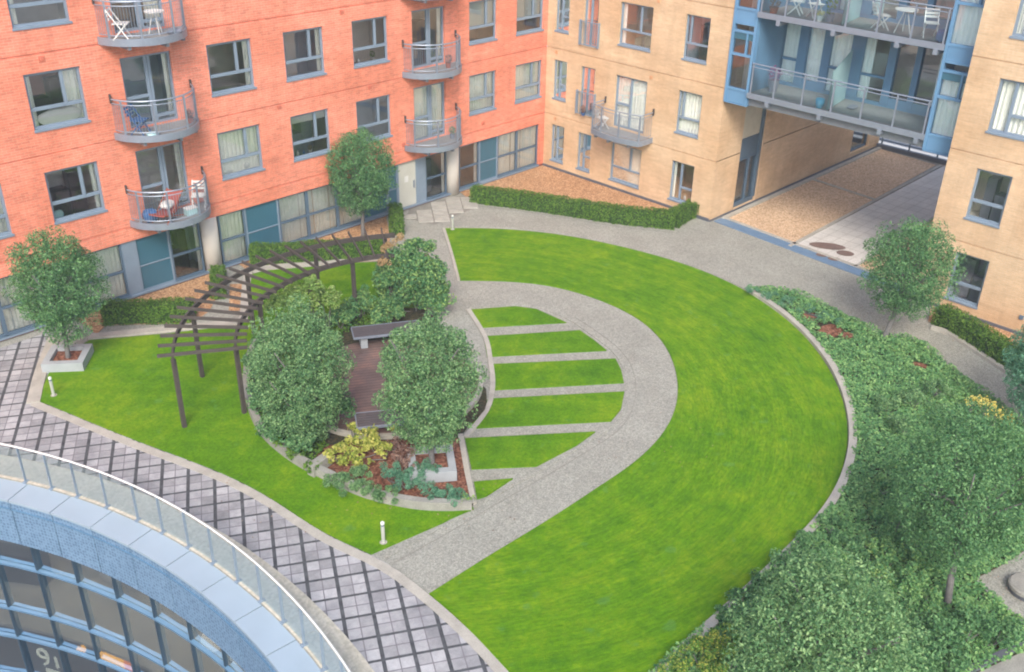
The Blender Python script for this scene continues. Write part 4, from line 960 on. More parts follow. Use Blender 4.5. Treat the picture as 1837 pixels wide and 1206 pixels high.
def tree(px, py, cz, rw, rz, label, mat='leaf_tree', base=None, off=(0, 0), seed=1, n=88, per=235, leaf=.066, trunk=.075, lean=(0, 0)):
    b = base or G(px, py); t = thing('clipped_tree', label, 'tree', (b[0], b[1], 0), group='clipped round headed trees')
    r = np.random.default_rng(seed); c = np.array([b[0] + off[0], b[1] + off[1], cz])
    m = MB(); top = (b[0] + off[0] * .8, b[1] + off[1] * .8, cz - rz * .2)
    mid = (b[0] + off[0] * .35, b[1] + off[1] * .35, (cz - rz) * .6 + .2)
    m.tube([(b[0], b[1], -.02), (b[0] + .01, b[1], .15), mid, top], [trunk * 1.25, trunk, trunk * .9, trunk * .55], 9)
    for k in range(9):
        a = k * 2.4 + r.uniform(0, 1); z0 = cz - rz * r.uniform(.15, .9); e = c + np.array([math.cos(a) * rw * .7, math.sin(a) * rw * .7, r.uniform(-.3, .7) * rz])
        s0 = np.array([top[0], top[1], max(z0, .4)]); m.tube([s0, (s0 + e) / 2 + np.array([0, 0, .1]), e], [trunk * .5, trunk * .33, .01], 6)
    m.build('trunk', M['bark'], t, True)
    m = MB(); g = math.pi * (3 - 5 ** .5)
    for i in range(n):
        zz = 1 - 2 * (i + .5) / n; q = math.sqrt(1 - zz * zz); a = g * i + r.uniform(-.3, .3)
        k = r.uniform(.68, .92); 
        # flatter bottom, full shoulders
        sh = 1.0 if zz > -.35 else .86
        p = c + np.array([math.cos(a) * q * rw * sh, math.sin(a) * q * rw * sh, zz * rz]) * k
        s = rw * r.uniform(.17, .30)
        blob(m, p, (s, s, s * .85), int(per * r.uniform(.7, 1.25)), leaf, up=.45)
    blob(m, c, (rw * .66, rw * .66, rz * .70), int(n * per * .16), leaf * 1.2, shell=.2)
    # stray outer sprigs
    for i in range(46):
        d = r.normal(size=3); d /= np.linalg.norm(d); p = c + d * np.array([rw, rw, rz]) * r.uniform(.92, 1.04)
        blob(m, p, .09, 12, leaf * .9)
    m.build('crown', M[mat], t)
    return t
def planter(px4, h, label, z0=0.0):
    P = GP(px4, h); cx = sum(p[0] for p in P) / 4; cy = sum(p[1] for p in P) / 4
    e = Vector((P[1][0] - P[0][0] + P[2][0] - P[3][0], P[1][1] - P[0][1] + P[2][1] - P[3][1])).normalized(); s = .5
    f = Vector((-e.y, e.x)); Q = lambda k: [(cx + e.x * a * k + f.x * b * k, cy + e.y * a * k + f.y * b * k) for a, b in ((-1, -1), (1, -1), (1, 1), (-1, 1))]
    t = thing('tree_planter', label, 'planter', (cx, cy, 0)); O, I = Q(s + .06), Q(s - .12)
    m = MB()
    for i in range(4):
        j = (i + 1) % 4; m.prism([O[i], O[j], I[j], I[i]], 0, h)
    m.build('frame', M['planter'], t)
    m = MB(); m.sheet(I, h - .12); m.build('mulch_fill', M['mulch'], t)
    return cx, cy
pl = planter([(735, 805), (805, 800), (818, 842), (738, 848)], .35, 'square concrete tree planter in the middle shrub bed by the striped lawn')
pl2 = planter([(80, 655), (150, 650), (155, 618), (95, 618)], .30, 'square concrete tree planter at the left corner of the lawn beside the paving')
tree(0, 0, 2.42, 1.27, 1.66, 'round tree in the square planter at the left corner, against the orange wall', base=(pl2[0], pl2[1]), off=(.12, -.05), seed=3)
tree(0, 0, 2.46, 1.28, 1.66, 'round tree close to the orange building, behind the pergola', base=(-10.75, -.95), seed=5, off=(.1, 0), mat='leaf_tree')
tree(553, 800, 2.10, 1.22, 2.05, 'broad grey green tree left of the brown patio, over the pergola end', mat='leaf_tree2', seed=8, per=250, n=98, off=(-.05, -.0))
tree(0, 0, 2.52, 1.24, 1.85, 'broad grey green tree in the planter right of the brown patio', mat='leaf_tree2', base=(pl[0], pl[1]), seed=11, per=250, n=98)
tree(1585, 612, 2.36, 1.42, 1.58, 'round tree on the right bed edge, in front of the passage', seed=14, off=(.42, -.15), trunk=.085)
tree(1697, 1088, 2.75, 1.52, 1.88, 'round tree at the lower right, beside the gravel corner', seed=17, off=(.28, .28), mat='leaf_tree', per=250, n=96)
tree(0, 0, 2.0, 1.1, 1.7, 'round tree cut off by the right edge of the picture', base=(-6.0, -23.1), seed=19, mat='leaf_blue', off=(.0, -.15))

def hedge(pts, wd, h, label, dens=900, leaf=.07):
    b = pts[0]; t = thing('clipped_hedge', label, 'hedge', (b[0], b[1], 0))
    m = MB(); m.ribbon(pts, wd - .10, 0.01, h - .06); m.build('dark_core', M['hedge_core'], t)  # solid block inside the leaves, coloured dark for the hedge's inner shade
    m = MB(); C = []; Nn = []
    for (p, q) in zip(pts[:-1], pts[1:]):
        p, q = np.array(p), np.array(q); d = q - p; L = np.hypot(*d); d /= L; nn = np.array([-d[1], d[0]])
        k = int(L * (wd + 2 * h) * dens)
        u = RNG.random(k) * (L + .06) - .03; s = RNG.random(k) * (wd + 2 * h)
        for ui, si in zip(u, s):
            if si < h: off, z, n3 = wd / 2, si, (nn[0], nn[1], .25)
            elif si < h + wd: off, z, n3 = wd / 2 - (si - h), h, (0, 0, 1)
            else: off, z, n3 = -wd / 2, h - (si - h - wd), (-nn[0], -nn[1], .25)
            wv = .04 * math.sin(ui * 3.1 + off * 4) + .025 * math.sin(ui * 7.7)
            x = p + d * ui + nn * (off + wv * (1 if z < h else 0)); C.append((x[0], x[1], max(.02, z + wv * (.5 if z >= h else 0)))); Nn.append(n3)
    # two ends
    for e, d in ((pts[0], np.array(pts[0]) - np.array(pts[1])), (pts[-1], np.array(pts[-1]) - np.array(pts[-2]))):
        d = d / np.hypot(*d); nn = np.array([-d[1], d[0]]); k = int(wd * h * dens)
        for i in range(k): x = np.array(e) + d * .02 + nn * random.uniform(-wd / 2, wd / 2); C.append((x[0], x[1], random.uniform(.02, h))); Nn.append((d[0], d[1], .2))
    C = np.array(C) + RNG.normal(size=(len(C), 3)) * .022; Nn = np.array(Nn) + RNG.normal(size=(len(C), 3)) * .45
    m.leaves(C, Nn, leaf, 0, .6); m.build('foliage', M['leaf_hedge'], t); return t
hw = .52
def shift(pts, s):
    P = [Vector(p) for p in pts]; out = []
    for i in range(len(P)):
        a = P[max(i - 1, 0)]; b = P[min(i + 1, len(P) - 1)]; d = (b - a).normalized(); out.append((P[i].x - d.y * s, P[i].y + d.x * s))
    return out
hedge(shift(spline(GP([(845, 365), (960, 380), (1100, 402), (1207, 413)]), 4), hw / 2), hw, .60, 'long curved clipped hedge round the back gravel bed in front of the buff building')
hedge(shift(GP([(1216, 410), (1255, 388)]), hw / 2), .5, .60, 'short clipped hedge end turning back towards the buff wall')
hedge(shift(GP([(188, 585), (346, 580)]), hw / 2), hw, .62, 'clipped hedge by the orange building, left of the pergola and right of the planter tree')
hedge(shift(GP([(452, 478), (560, 472), (692, 464)]), hw / 2), hw, .62, 'clipped hedge along the orange building behind the pergola')
hedge([(-9.75, -1.75), (-8.62, -.25)], .42, .55, 'narrow clipped hedge by the apartment entrance and flagstones')
hedge([(-17.3, -1.9), (-16.5, -.5)], .4, .5, 'narrow clipped hedge under the white column, left of the pergola')
hedge(shift(spline(GP([(1672, 582), (1722, 611), (1772, 645), (1822, 674), (1880, 720)]), 3), hw / 2), hw, .62, 'clipped hedge at the right edge along the buff wall')

def shrub(label, blobs, mat, name='shrub', leaf=.10, dens=260, group=None, cat='shrub', up=.4, asp=.55, stem=True):
    b = blobs[0][0]; t = thing(name, label, cat, (b[0], b[1], 0), group=group); m = MB()
    for c, r in blobs:
        r = r if hasattr(r, '__len__') else (r, r, r); A = (r[0] * r[1] * r[2]) ** (2 / 3) * 12
        # break each lump into smaller clumps
        k = max(9, int(A * 6)); 
        for i in range(k):
            d = RNG.normal(size=3); d /= np.linalg.norm(d); d[2] = abs(d[2]) * .9 + d[2] * .1
            p = np.array(c) + d * np.array(r) * RNG.uniform(.5, .95); s = min(r) * RNG.uniform(.28, .46)
            blob(m, p, s, int(A * dens * 2.1 / k), leaf * .8, up=up, asp=asp)
    m.build('foliage', M[mat], t)
    if stem:
        m = MB(); c0 = blobs[0][0]
        for c, r in blobs[:6]:
            for k in range(4):
                rr = r if not hasattr(r, '__len__') else min(r); a = k * 1.7
                m.tube([(c0[0], c0[1], 0), (c[0], c[1], .1), (c[0] + rr * .4 * math.cos(a), c[1] + rr * .4 * math.sin(a), c[2])], [.02, .016, .008], 5)
        m.build('stems', M['bark'], t)
    return t
def B(px, py, z, r): g = G(px, py, z); return ((g[0], g[1], z), r)

# centre island: retaining wall, patio, mulch, benches
ISL = spline(GP([(790, 585), (775, 560), (720, 555), (640, 560), (560, 575), (490, 600), (452, 640), (443, 700), (456, 750), (481, 790), (530, 830), (590, 862), (660, 893), (740, 911), (800, 915), (846, 913)]), 4)
isl_in = ISL + spline(GP([(850, 906), (838, 845), (828, 785), (870, 738), (872, 700)]), 3) + GP([(800, 640), (770, 590)])
m = MB(); m.sheet(isl_in, 0.05); kind(m.build('soil', M['soil']), 'structure')
m = MB(); m.sheet(GP([(560, 830), (575, 800), (700, 790), (815, 785), (828, 790), (838, 850), (846, 900), (800, 905), (740, 900), (660, 880), (600, 850)], .05), 0.055); kind(m.build('mulch', M['mulch']), 'structure')
m = MB(); m.ribbon(ISL[20:], .17, 0.0, .27)
tag(m.build('garden_wall', M['stonewall']), 'low curved stone wall round the middle shrub bed and patio', 'wall')
PC = (-16.75, -9.75); PR = 2.55
m = MB(); m.sheet(arc(PC, PR, 0, 360, 48)[:-1], .09); kind(m.build('patio', M['deck']), 'structure')
kerb('kerb', arc(PC, PR + .06, 150, 330, 40), .13, .16)
q = GP([(556, 838), (590, 815)], .3)
m = MB(); m.ribbon(q, .22, 0.0, .34); tag(m.build('garden_wall', M['stonewall']), 'short straight stub of stone wall beside the golden shrub', 'wall')

def bench(c, e, Lx, label):
    e = Vector(e).normalized(); f = Vector((-e.y, e.x)); t = thing('garden_bench', label, 'bench', (c[0], c[1], .09), group=None)
    def pt(a, b, z): return (c[0] + e.x * a + f.x * b, c[1] + e.y * a + f.y * b, z)
    m = MB()
    for k in range(6):
        b = -.27 + k * .108; m.bar(pt(-Lx / 2, b, .50), pt(Lx / 2, b, .50), .092, .05)
    m.build('seat', M['benchwood'], t)
    m = MB()
    for b in (-.335, .335): m.bar(pt(-Lx / 2 - .02, b, .495), pt(Lx / 2 + .02, b, .495), .03, .07)
    for a in (-Lx / 2 - .02, Lx / 2 + .02): m.bar(pt(a, -.32, .495), pt(a, .32, .495), .03, .07)
    m.build('seat_frame', M['metal'], t)
    for a in (-Lx / 2 + .28, Lx / 2 - .28):
        m = MB(); m.bar(pt(a, 0, .09), pt(a, 0, .46), .20, .50, up=(e.x, e.y, 0) if False else (f.x, f.y, 0)); m.build('leg', M['planter'], t)
bench((-15.25, -7.90), (.86, -.50), 1.95, 'slatted grey bench at the back of the brown patio, below the pergola')
bench((-18.15, -11.65), (.84, -.55), 1.70, 'slatted grey bench at the front of the patio, behind the golden shrub')

# pergola
PG = thing('timber_pergola', 'curved dark timber pergola with open radiating rafters over the lawn', 'pergola', (-16.4, -10.8, 0))
PCc = (-16.40, -10.72)
def pp(r, a, z): return (PCc[0] + r * math.cos(rad(a)), PCc[1] + r * math.sin(rad(a)), z)
for r, a0, a1 in ((6.17, 154, 56), (4.66, 152, 58)):
    m = MB(); m.ribbon([pp(r, a0 + (a1 - a0) * i / 44, 0)[:2] for i in range(45)], .055, 2.07, 2.215); m.build('beam', M['timber'], PG)
for a in (151.5, 128, 103, 80, 59):
    m = MB(); m.bar(pp(6.17, a, 0), pp(6.17, a, 2.06), .10, .10); m.build('post', M['timber'], PG)
for a in (148, 118, 92, 74, 60):
    m = MB(); m.bar(pp(4.66, a, 0), pp(4.66, a, 2.06), .10, .10); m.build('post', M['timber'], PG)
for i in range(21):
    a = 152.5 - 4.65 * i
    m = MB(); m.bar(pp(6.52, a, 2.26), pp(4.36, a + 2.0, 2.26), .042, .085); m.build('rafter', M['timber'], PG)

# bollard lights
for px, py, lb in ((688, 975, 'short white bollard light on the lawn tip by the gravel path'), (97, 711, 'short white bollard light at the left lawn corner below the planter'), (812, 413, 'short white bollard light at the back corner of the big lawn')):
    c = G(px, py); t = thing('bollard_light', lb, 'bollard light', (c[0], c[1], 0))
    m = MB(); m.lathe((c[0], c[1], .03), [(.042, 0), (.042, .46)], 14); m.build('post', M['bollard'], t)
    m = MB(); m.lathe((c[0], c[1], .49), [(.034, 0), (.034, .05)], 14); m.build('lens', M['frame_dark'], t)
    m = MB(); m.lathe((c[0], c[1], .54), [(.045, 0), (.045, .05), (.025, .07)], 14); m.build('cap', M['white'], t)
    m = MB(); m.lathe((c[0], c[1], .02), [(.085, 0), (.085, .02)], 14); m.build('base', M['kerb'], t)

# shrubs of the middle bed
shrub('large variegated climber mound swallowing the right end of the pergola', [B(745, 525, .7, (.95, .85, .8)), B(700, 545, .4, (.6, .5, .45)), B(785, 535, .6, (.5, .5, .6)), B(745, 500, 1.2, (.8, .75, .8)), B(720, 480, 1.6, (.7, .7, .7)), B(775, 545, .5, (.55, .5, .5)), B(690, 500, 1.3, (.5, .5, .6)), B(770, 500, 1.2, (.6, .6, 1.1)), B(700, 530, .6, (.5, .5, .6)), B(750, 450, 2.0, (.5, .5, .45))], 'leaf_vari', leaf=.12, dens=200)
shrub('buff pink climber sprays on the pergola end rafters', [B(700, 450, 2.2, (.35, .3, .3)), B(690, 475, 2.0, (.25, .25, .3)), B(715, 430, 2.35, (.3, .25, .2))], 'leaf_pink', name='climbing_plant', leaf=.10, dens=110, stem=False)
shrub('pale lime climber over the inner pergola beam above the broad left tree', [B(545, 535, 1.4, (.7, .55, .5)), B(500, 550, 1.4, (.5, .5, .45)), B(585, 540, 1.2, (.5, .4, .5)), B(560, 510, 1.9, (.35, .3, .3))], 'leaf_lime', name='climbing_plant', leaf=.12, dens=190)
shrub('low green perennials behind the back bench', [B(640, 560, .4, (.6, .5, .45)), B(690, 565, .35, (.6, .5, .4)), B(610, 575, .4, (.5, .5, .4)), B(650, 540, .7, (.4, .4, .5))], 'leaf_vari', leaf=.12, dens=170)
shrub('dark green shrub mass under the broad left tree along the stone wall', [B(480, 720, .5, (.55, .6, .6)), B(470, 660, .6, (.5, .6, .6)), B(500, 775, .45, (.5, .5, .5)), B(540, 800, .35, (.4, .4, .4)), B(600, 740, .5, (.5, .5, .5)), B(480, 620, .7, (.5, .5, .6)), B(560, 700, .6, (.6, .6, .6))], 'leaf_tree', leaf=.11, dens=210)
shrub('bright golden leaved shrub in front of the patio', [B(635, 808, .32, (.5, .42, .34)), B(672, 800, .36, (.38, .36, .32)), B(606, 820, .28, (.34, .32, .28)), B(650, 832, .25, (.3, .26, .2)), B(690, 812, .3, (.25, .25, .25))], 'leaf_yellow', leaf=.13, dens=120)
shrub('small golden sprigs against the front bench', [B(633, 772, .4, (.16, .16, .22)), B(663, 776, .4, (.22, .2, .2)), B(708, 774, .45, (.12, .12, .2))], 'leaf_yellow', leaf=.12, dens=130)
shrub('bronze brown shrub between the golden shrub and the planter', [B(722, 818, .3, (.35, .35, .32)), B(706, 800, .3, (.22, .22, .25)), B(730, 840, .25, (.25, .25, .22))], 'leaf_brown', leaf=.10, dens=120)
shrub('grey green juniper spreading over the front of the stone wall', [B(625, 868, .26, (.55, .48, .28)), B(665, 880, .26, (.5, .45, .26)), B(695, 891, .22, (.4, .34, .22)), B(600, 862, .26, (.34, .34, .22)), B(645, 858, .28, (.45, .4, .26))], 'leaf_tree2', leaf=.09, dens=260, asp=.3)
shrub('blue green conifer in front of the right planter', [B(745, 855, .24, (.5, .42, .3)), B(700, 855, .26, (.42, .36, .3)), B(768, 846, .28, (.32, .3, .25)), B(725, 868, .22, (.4, .34, .22))], 'leaf_blue', leaf=.09, dens=260, asp=.3)
shrub('teal spreading conifer at the tip of the middle bed', [B(795, 885, .22, (.46, .38, .24)), B(820, 893, .2, (.3, .28, .2)), B(812, 903, .2, (.24, .22, .18)), B(770, 880, .2, (.3, .28, .2))], 'leaf_blue', leaf=.09, dens=260, asp=.3)
shrub('pale buff dry plant at the point where wall meets gravel path', [B(838, 900, .18, (.22, .2, .18))], 'leaf_lime', leaf=.08, dens=110)
shrub('bright green leafy plants along the inside of the stone wall', [B(530, 812, .25, (.25, .3, .2)), B(560, 838, .22, (.25, .2, .18)), B(510, 790, .3, (.25, .3, .22))], 'leaf_hedge', leaf=.12, dens=130)

# right bed
tree(0, 0, 2.2, 1.5, 1.65, 'broad grey green round tree cut off by the bottom edge, beside the gold flecked shrub', mat='leaf_tree2', base=G(1480, 1165, 2.2), seed=23, per=250, n=104)
shrub('dark green low shrubs bulging over the kerb of the big lawn at the lower right', [B(1340, 1085, .22, (.45, .45, .3)), B(1375, 1055, .24, (.45, .45, .32)), B(1415, 1015, .24, (.48, .45, .32)), B(1455, 980, .24, (.45, .45, .3)), B(1490, 950, .22, (.42, .42, .28)), B(1310, 1108, .2, (.35, .35, .26)), B(1460, 1020, .3, (.55, .5, .34)), B(1520, 985, .25, (.55, .5, .3)), B(1400, 1075, .35, (.5, .5, .36))], 'leaf_tree', leaf=.085, dens=240)
shrub('lime and gold variegated shrub beside the kerb at the bottom edge', [B(1255, 1180, .3, (.45, .45, .32)), B(1215, 1206, .3, (.4, .35, .3)), B(1290, 1150, .3, (.4, .4, .3)), B(1270, 1225, .3, (.5, .45, .32)), B(1310, 1190, .35, (.4, .4, .32))], 'leaf_gold_mix', leaf=.08, dens=190)
shrub('mid green shrub at the bottom right corner by the gravel', [B(1740, 1130, .45, (.7, .6, .45)), B(1680, 1150, .5, (.6, .6, .5)), B(1790, 1140, .35, (.45, .4, .35)), B(1640, 1180, .5, (.6, .5, .5)), B(1700, 1190, .4, (.6, .5, .4))], 'leaf_tree', leaf=.10, dens=210)
shrub('bright green low shrub under the left side of the lower right tree', [B(1610, 940, .28, (.6, .55, .34)), B(1590, 985, .28, (.5, .5, .3)), B(1640, 1040, .3, (.5, .45, .32)), B(1660, 1075, .25, (.45, .4, .3))], 'leaf_ivy', leaf=.085, dens=200)
shrub('grey green shrub patch behind the lower right tree, towards the yellow flowers', [B(1720, 775, .3, (.6, .55, .36)), B(1760, 790, .3, (.5, .5, .36)), B(1690, 750, .26, (.5, .45, .3))], 'leaf_tree2', leaf=.085, dens=200)
shrub('pale yellow flowering bush by the right hand path', [B(1768, 728, .55, (.35, .3, .25)), B(1745, 722, .5, (.2, .2, .2)), B(1785, 745, .5, (.25, .25, .3)), B(1815, 755, .3, (.25, .2, .25))], 'flower', leaf=.09, dens=90)
shrub('pale grey green low shrub in the middle of the right bed', [B(1640, 720, .3, (.6, .5, .34)), B(1590, 730, .28, (.5, .45, .3)), B(1680, 700, .3, (.45, .4, .32)), B(1620, 770, .3, (.6, .5, .32))], 'leaf_tree2', leaf=.09, dens=150)
shrub('bright lime green patch of leafy shrub left of the lower right tree', [B(1600, 1000, .3, (.45, .4, .3)), B(1640, 1010, .3, (.4, .36, .28)), B(1575, 1030, .35, (.35, .32, .28)), B(1560, 985, .25, (.3, .3, .25))], 'leaf_vari', leaf=.10, dens=140)
shrub('yellow green patch of ground shrub near the kerb of the right bed', [B(1585, 880, .22, (.5, .42, .24)), B(1560, 900, .2, (.36, .34, .22)), B(1610, 850, .22, (.36, .3, .22))], 'leaf_vari', leaf=.09, dens=150)
shrub('teal lavender row at the pointed top of the right bed', [B(1350, 522, .18, (.32, .26, .2)), B(1380, 533, .18, (.35, .28, .2)), B(1412, 543, .18, (.35, .28, .2)), B(1445, 556, .16, (.3, .28, .18)), B(1475, 568, .16, (.3, .25, .18)), B(1500, 575, .14, (.25, .25, .15))], 'leaf_blue', leaf=.08, dens=240, asp=.3)

# ground cover, past counting
def cover(name, poly, n, size, mat, h=.22, avoid=()):
    P = np.array(poly); lo, hi = P.min(0), P.max(0)
    x = RNG.uniform(lo[0], hi[0], n); y = RNG.uniform(lo[1], hi[1], n); k = inside(poly, x, y)
    for (cx, cy, r) in avoid: k &= (np.hypot(x - cx, y - cy) > r * (1 + .3 * np.sin(5 * np.arctan2(y - cy, x - cx))))
    x, y = x[k], y[k]
    hill = np.sin(x * 2.3 + 1.3 * np.sin(y * 1.7)) * np.cos(y * 2.1 + x) * .5 + .5
    hill = hill * .6 + .4 * (np.sin(x * 6.1 + y * 3) * np.cos(y * 5.3 - x * 2) * .5 + .5)
    z = .05 + h * hill * (.55 + .45 * RNG.random(len(x)))
    m = MB(); m.leaves(np.stack([x, y, z], 1), np.array([0, 0, .9]) + RNG.normal(size=(len(x), 3)) * .55, size, 0, .65)
    return kind(m.build(name, M[mat]), 'stuff')
av = [(*G(1487, 597), .42), (*G(1455, 572), .28), (*G(1520, 606), .2), (*G(1650, 660), .2)]
cover('ground_cover', BED, 190000, .078, 'leaf_ivy', .28, av)
def under(poly, n, size, mat):
    P = np.array(poly); lo, hi = P.min(0), P.max(0)
    x = RNG.uniform(lo[0], hi[0], n); y = RNG.uniform(lo[1], hi[1], n); k = inside(poly, x, y)
    for (cx, cy, r) in av: k &= np.hypot(x - cx, y - cy) > r * 1.2
    x, y = x[k], y[k]; m = MB()
    m.leaves(np.stack([x, y, .045 + .03 * RNG.random(len(x))], 1), np.array([0, 0, 1.0]) + RNG.normal(size=(len(x), 3)) * .25, size, 0, .8)
    return kind(m.build('ground_cover', M[mat]), 'stuff')
under(BED, 60000, .13, 'leaf_ivy')
isl_cover = GP([(480, 600), (560, 580), (620, 565), (720, 560), (690, 590), (610, 600), (585, 700), (575, 760), (590, 800), (560, 830), (520, 812), (470, 760), (458, 700), (460, 640)], .1)
cover('ground_cover', isl_cover, 24000, .09, 'leaf_hedge', .3)
def blades(name, poly, n, mat, h=.05):
    P = np.array(poly); lo, hi = P.min(0), P.max(0)
    x = RNG.uniform(lo[0], hi[0], n); y = RNG.uniform(lo[1], hi[1], n); k = inside(poly, x, y); x, y = x[k], y[k]
    m = MB(); m.leaves(np.stack([x, y, .045 + h * .3 * RNG.random(len(x))], 1), np.array([0, 0, .35]) + RNG.normal(size=(len(x), 3)) * .6, h * 1.5, 0, .3)
    return kind(m.build(name, M[mat]), 'stuff')


def litter(n, spots, size):
    C = []
    for (c, r) in spots:
        a = RNG.random(n) * 6.28; q = r * np.sqrt(RNG.random(n)); C.append(np.stack([c[0] + q * np.cos(a), c[1] + q * np.sin(a), np.full(n, .062)], 1))
    C = np.concatenate(C); m = MB(); m.leaves(C, np.array([0, 0, 1.0]) + RNG.normal(size=(len(C), 3)) * .25, size, 0, .6)
    return kind(m.build('fallen_leaves', M['leaf_brown']), 'stuff')
litter(26, [(G(850, 905), 1.2), (G(1480, 545), 1.2), (G(1560, 575), 1.0), (G(1660, 600), 1.2), (G(720, 470), 1.2), (G(1790, 1060), .8), (G(780, 600), .9), (G(690, 880), 1.4), (G(1180, 800), 1.6), (G(500, 900), 1.6)], .05)
# ================================================================== LOOSE THINGS
def chair(c, rz, label, mat='white', group=None):
    t = thing('folding_chair', label, 'chair', c, rz, group)
    A = Matrix.Translation(c) @ Matrix.Rotation(rz, 4, 'Z'); T = lambda x, y, z: tuple(A @ Vector((x, y, z)))
    m = MB()
    for k in range(4): m.bar(T(-.2, -.18 + k * .11, .44), T(.2, -.18 + k * .11, .44), .09, .02)
    m.build('seat', M[mat], t)
    m = MB()
    for z in (.58, .68, .78): m.bar(T(-.2, .22 + (z - .44) * .25, z), T(.2, .22 + (z - .44) * .25, z), .02, .07)
    m.build('backrest', M[mat], t)
    for s in (-1, 1):
        m = MB(); m.bar(T(s * .2, -.22, 0), T(s * .2, .30, .84), .03, .03); m.build('leg', M[mat], t)
        m = MB(); m.bar(T(s * .18, .22, 0), T(s * .18, -.18, .44), .03, .03); m.build('leg', M[mat], t)
    return t
def table(c, label, r=.3, h=.7, mat='white'):
    t = thing('round_table', label, 'table', c); m = MB(); m.lathe((c[0], c[1], c[2] + h), [(r, 0), (r, .03)], 20); m.build('tabletop', M[mat], t)
    for k in range(3):
        a = k * 2.09 + .4; m = MB(); m.bar((c[0] + .05 * math.cos(a), c[1] + .05 * math.sin(a), c[2] + h), (c[0] + r * .8 * math.cos(a), c[1] + r * .8 * math.sin(a), c[2]), .025, .025); m.build('leg', M[mat], t)
def pot(c, label, h=.28, r=.15, pm='pot', lm='leaf_hedge', ph=.35, leaf=.08):
    t = thing('potted_plant', label, 'potted plant', c); m = MB(); m.lathe(c, [(r * .72, 0), (r, h), (r * 1.06, h), (r * .9, h - .02)], 14); m.build('pot', M[pm], t)
    m = MB(); blob(m, (c[0], c[1], c[2] + h + ph * .45), (r * 1.25, r * 1.25, ph * .55), 110, leaf, up=.5); m.build('plant', M[lm], t)
def cushion(c, s, label, mat='white', rz=0., cat='cushion', name='cushion'):
    m = MB(); n = 12; vs = []
    A = Matrix.Translation(c) @ Matrix.Rotation(rz, 4, 'Z')
    for i in range(n + 1):
        ph = math.pi * i / n
        for j in range(18):
            th = 2 * math.pi * j / 18; sg = lambda v: math.copysign(abs(v) ** .6, v)
            vs.append(tuple(A @ Vector((s[0] * sg(math.sin(ph)) * sg(math.cos(th)), s[1] * sg(math.sin(ph)) * sg(math.sin(th)), s[2] * math.cos(ph) * (1 + .12 * math.sin(3 * th + i))))))
    m.add(vs, [(i * 18 + j, (i + 1) * 18 + j, (i + 1) * 18 + (j + 1) % 18, i * 18 + (j + 1) % 18) for i in range(n) for j in range(18)])
    return tag(m.build(name, M[mat], None, True), label, cat)
def bottle(c, label, mat, r=.04, h=.22):
    m = MB(); m.lathe(c, [(r, 0), (r, h * .6), (r * .4, h * .78), (r * .4, h)], 10); tag(m.build('bottle', M[mat], None, True), label, 'bottle')

# inside the round glass front
for a, r, lb, mt in ((26.0, 17.9, 'dark round cafe table inside the round glass front, left of the white lampshades', 'roomdark'), (19.6, 18.4, 'pale round cafe table inside the round glass front behind the first lampshade', 'white'), (13.2, 18.0, 'dark round cafe table deeper inside the round glass front', 'timber'), (31.0, 18.6, 'pale round cafe table near the left end of the glass front', 'frost')):
    table(cyl(r, a, -4.95), lb, .55, .74, mt)
for a, r, rz, lb, mt in ((27.4, 18.7, .8, 'red cafe chair inside the round glass front at its left end', 'redcloth'), (24.4, 18.8, 2.2, 'dark cafe chair inside the round glass front', 'roomdark'), (18.0, 19.2, .3, 'brown cafe chair inside the glass front by the pale table', 'timber'), (21.3, 19.0, 2.5, 'blue cafe chair inside the glass front by the pale table', 'bluecloth'), (14.6, 18.9, 1.0, 'red brown cafe chair deeper inside the glass front', 'redcloth')):
    chair(cyl(r, a, -4.95), rz, lb, mt)
# window ledges
cushion((-20.35, .165, 6.17), (.64, .042, .22), 'white duvet pressed against the upper left window of the orange block')
cushion((-15.2, .22, 3.24), (.25, .06, .1), 'white cushion on the ledge of the window right of the lower left balcony', rz=.2)
cushion((-20.95, .22, 3.30), (.16, .06, .12), 'pale blue cushion in the bottom left window above the planter tree', mat='frost')
t = thing('globe_lamp', 'white globe lamp on the ledge of the window right of the lower left balcony', 'lamp', (-14.55, .24, 3.16)); m = MB(); m.lathe((-14.55, .24, 3.2), [(.03, 0), (.1, .06), (.13, .15), (.1, .24), (.03, .29)], 14); m.build('globe', M['white'], t, True); m = MB(); m.lathe((-14.55, .24, 3.1), [(.08, 0), (.05, .1)], 12); m.build('base', M['metal'], t)
pot((-11.9, .30, 3.16), 'small red plant on the ledge of the dark window over the hedge', .12, .07, 'white', 'leaf_brown', .2, .05)
bottle((-12.45, .26, 3.16), 'white bottle on the ledge of the dark window over the hedge', 'white'); bottle((-12.2, .26, 3.16), 'blue bottle on the ledge of the dark window over the hedge', 'bluecloth', .05, .18)
pot((-8.95, .30, 5.98), 'leafy plant on the ledge of the upper window left of the right balconies', .1, .08, 'white', 'leaf_tree', .22, .06)
bottle((-9.6, .26, 5.97), 'white jar on the ledge of the upper window left of the right balconies', 'white', .07, .16)
pot((-3.55, .3, .2), 'dark plant on the ledge of the last ground floor window', .1, .09, 'roomdark', 'leaf_tree', .2, .06)
pot((.3, -4.75, .38), 'small dark plant on the ledge of the ground floor window under the buff balcony', .1, .06, 'pot_grey', 'leaf_tree', .22, .06)
bottle((.26, -7.2, .42), 'green bottle on the ledge of the ground floor window nearest the passage', 'cyan', .05, .26); bottle((.26, -7.45, .42), 'white bottle on the ledge of the ground floor window nearest the passage', 'white', .05, .2)
cushion((.26, -7.5, 3.25), (.06, .3, .14), 'white cushion on the sill of the first floor window nearest the passage')
pot((.28, -.85, 3.18), 'pink plant on the sill of the slim first floor corner window', .1, .08, 'white', 'purple', .2, .06)
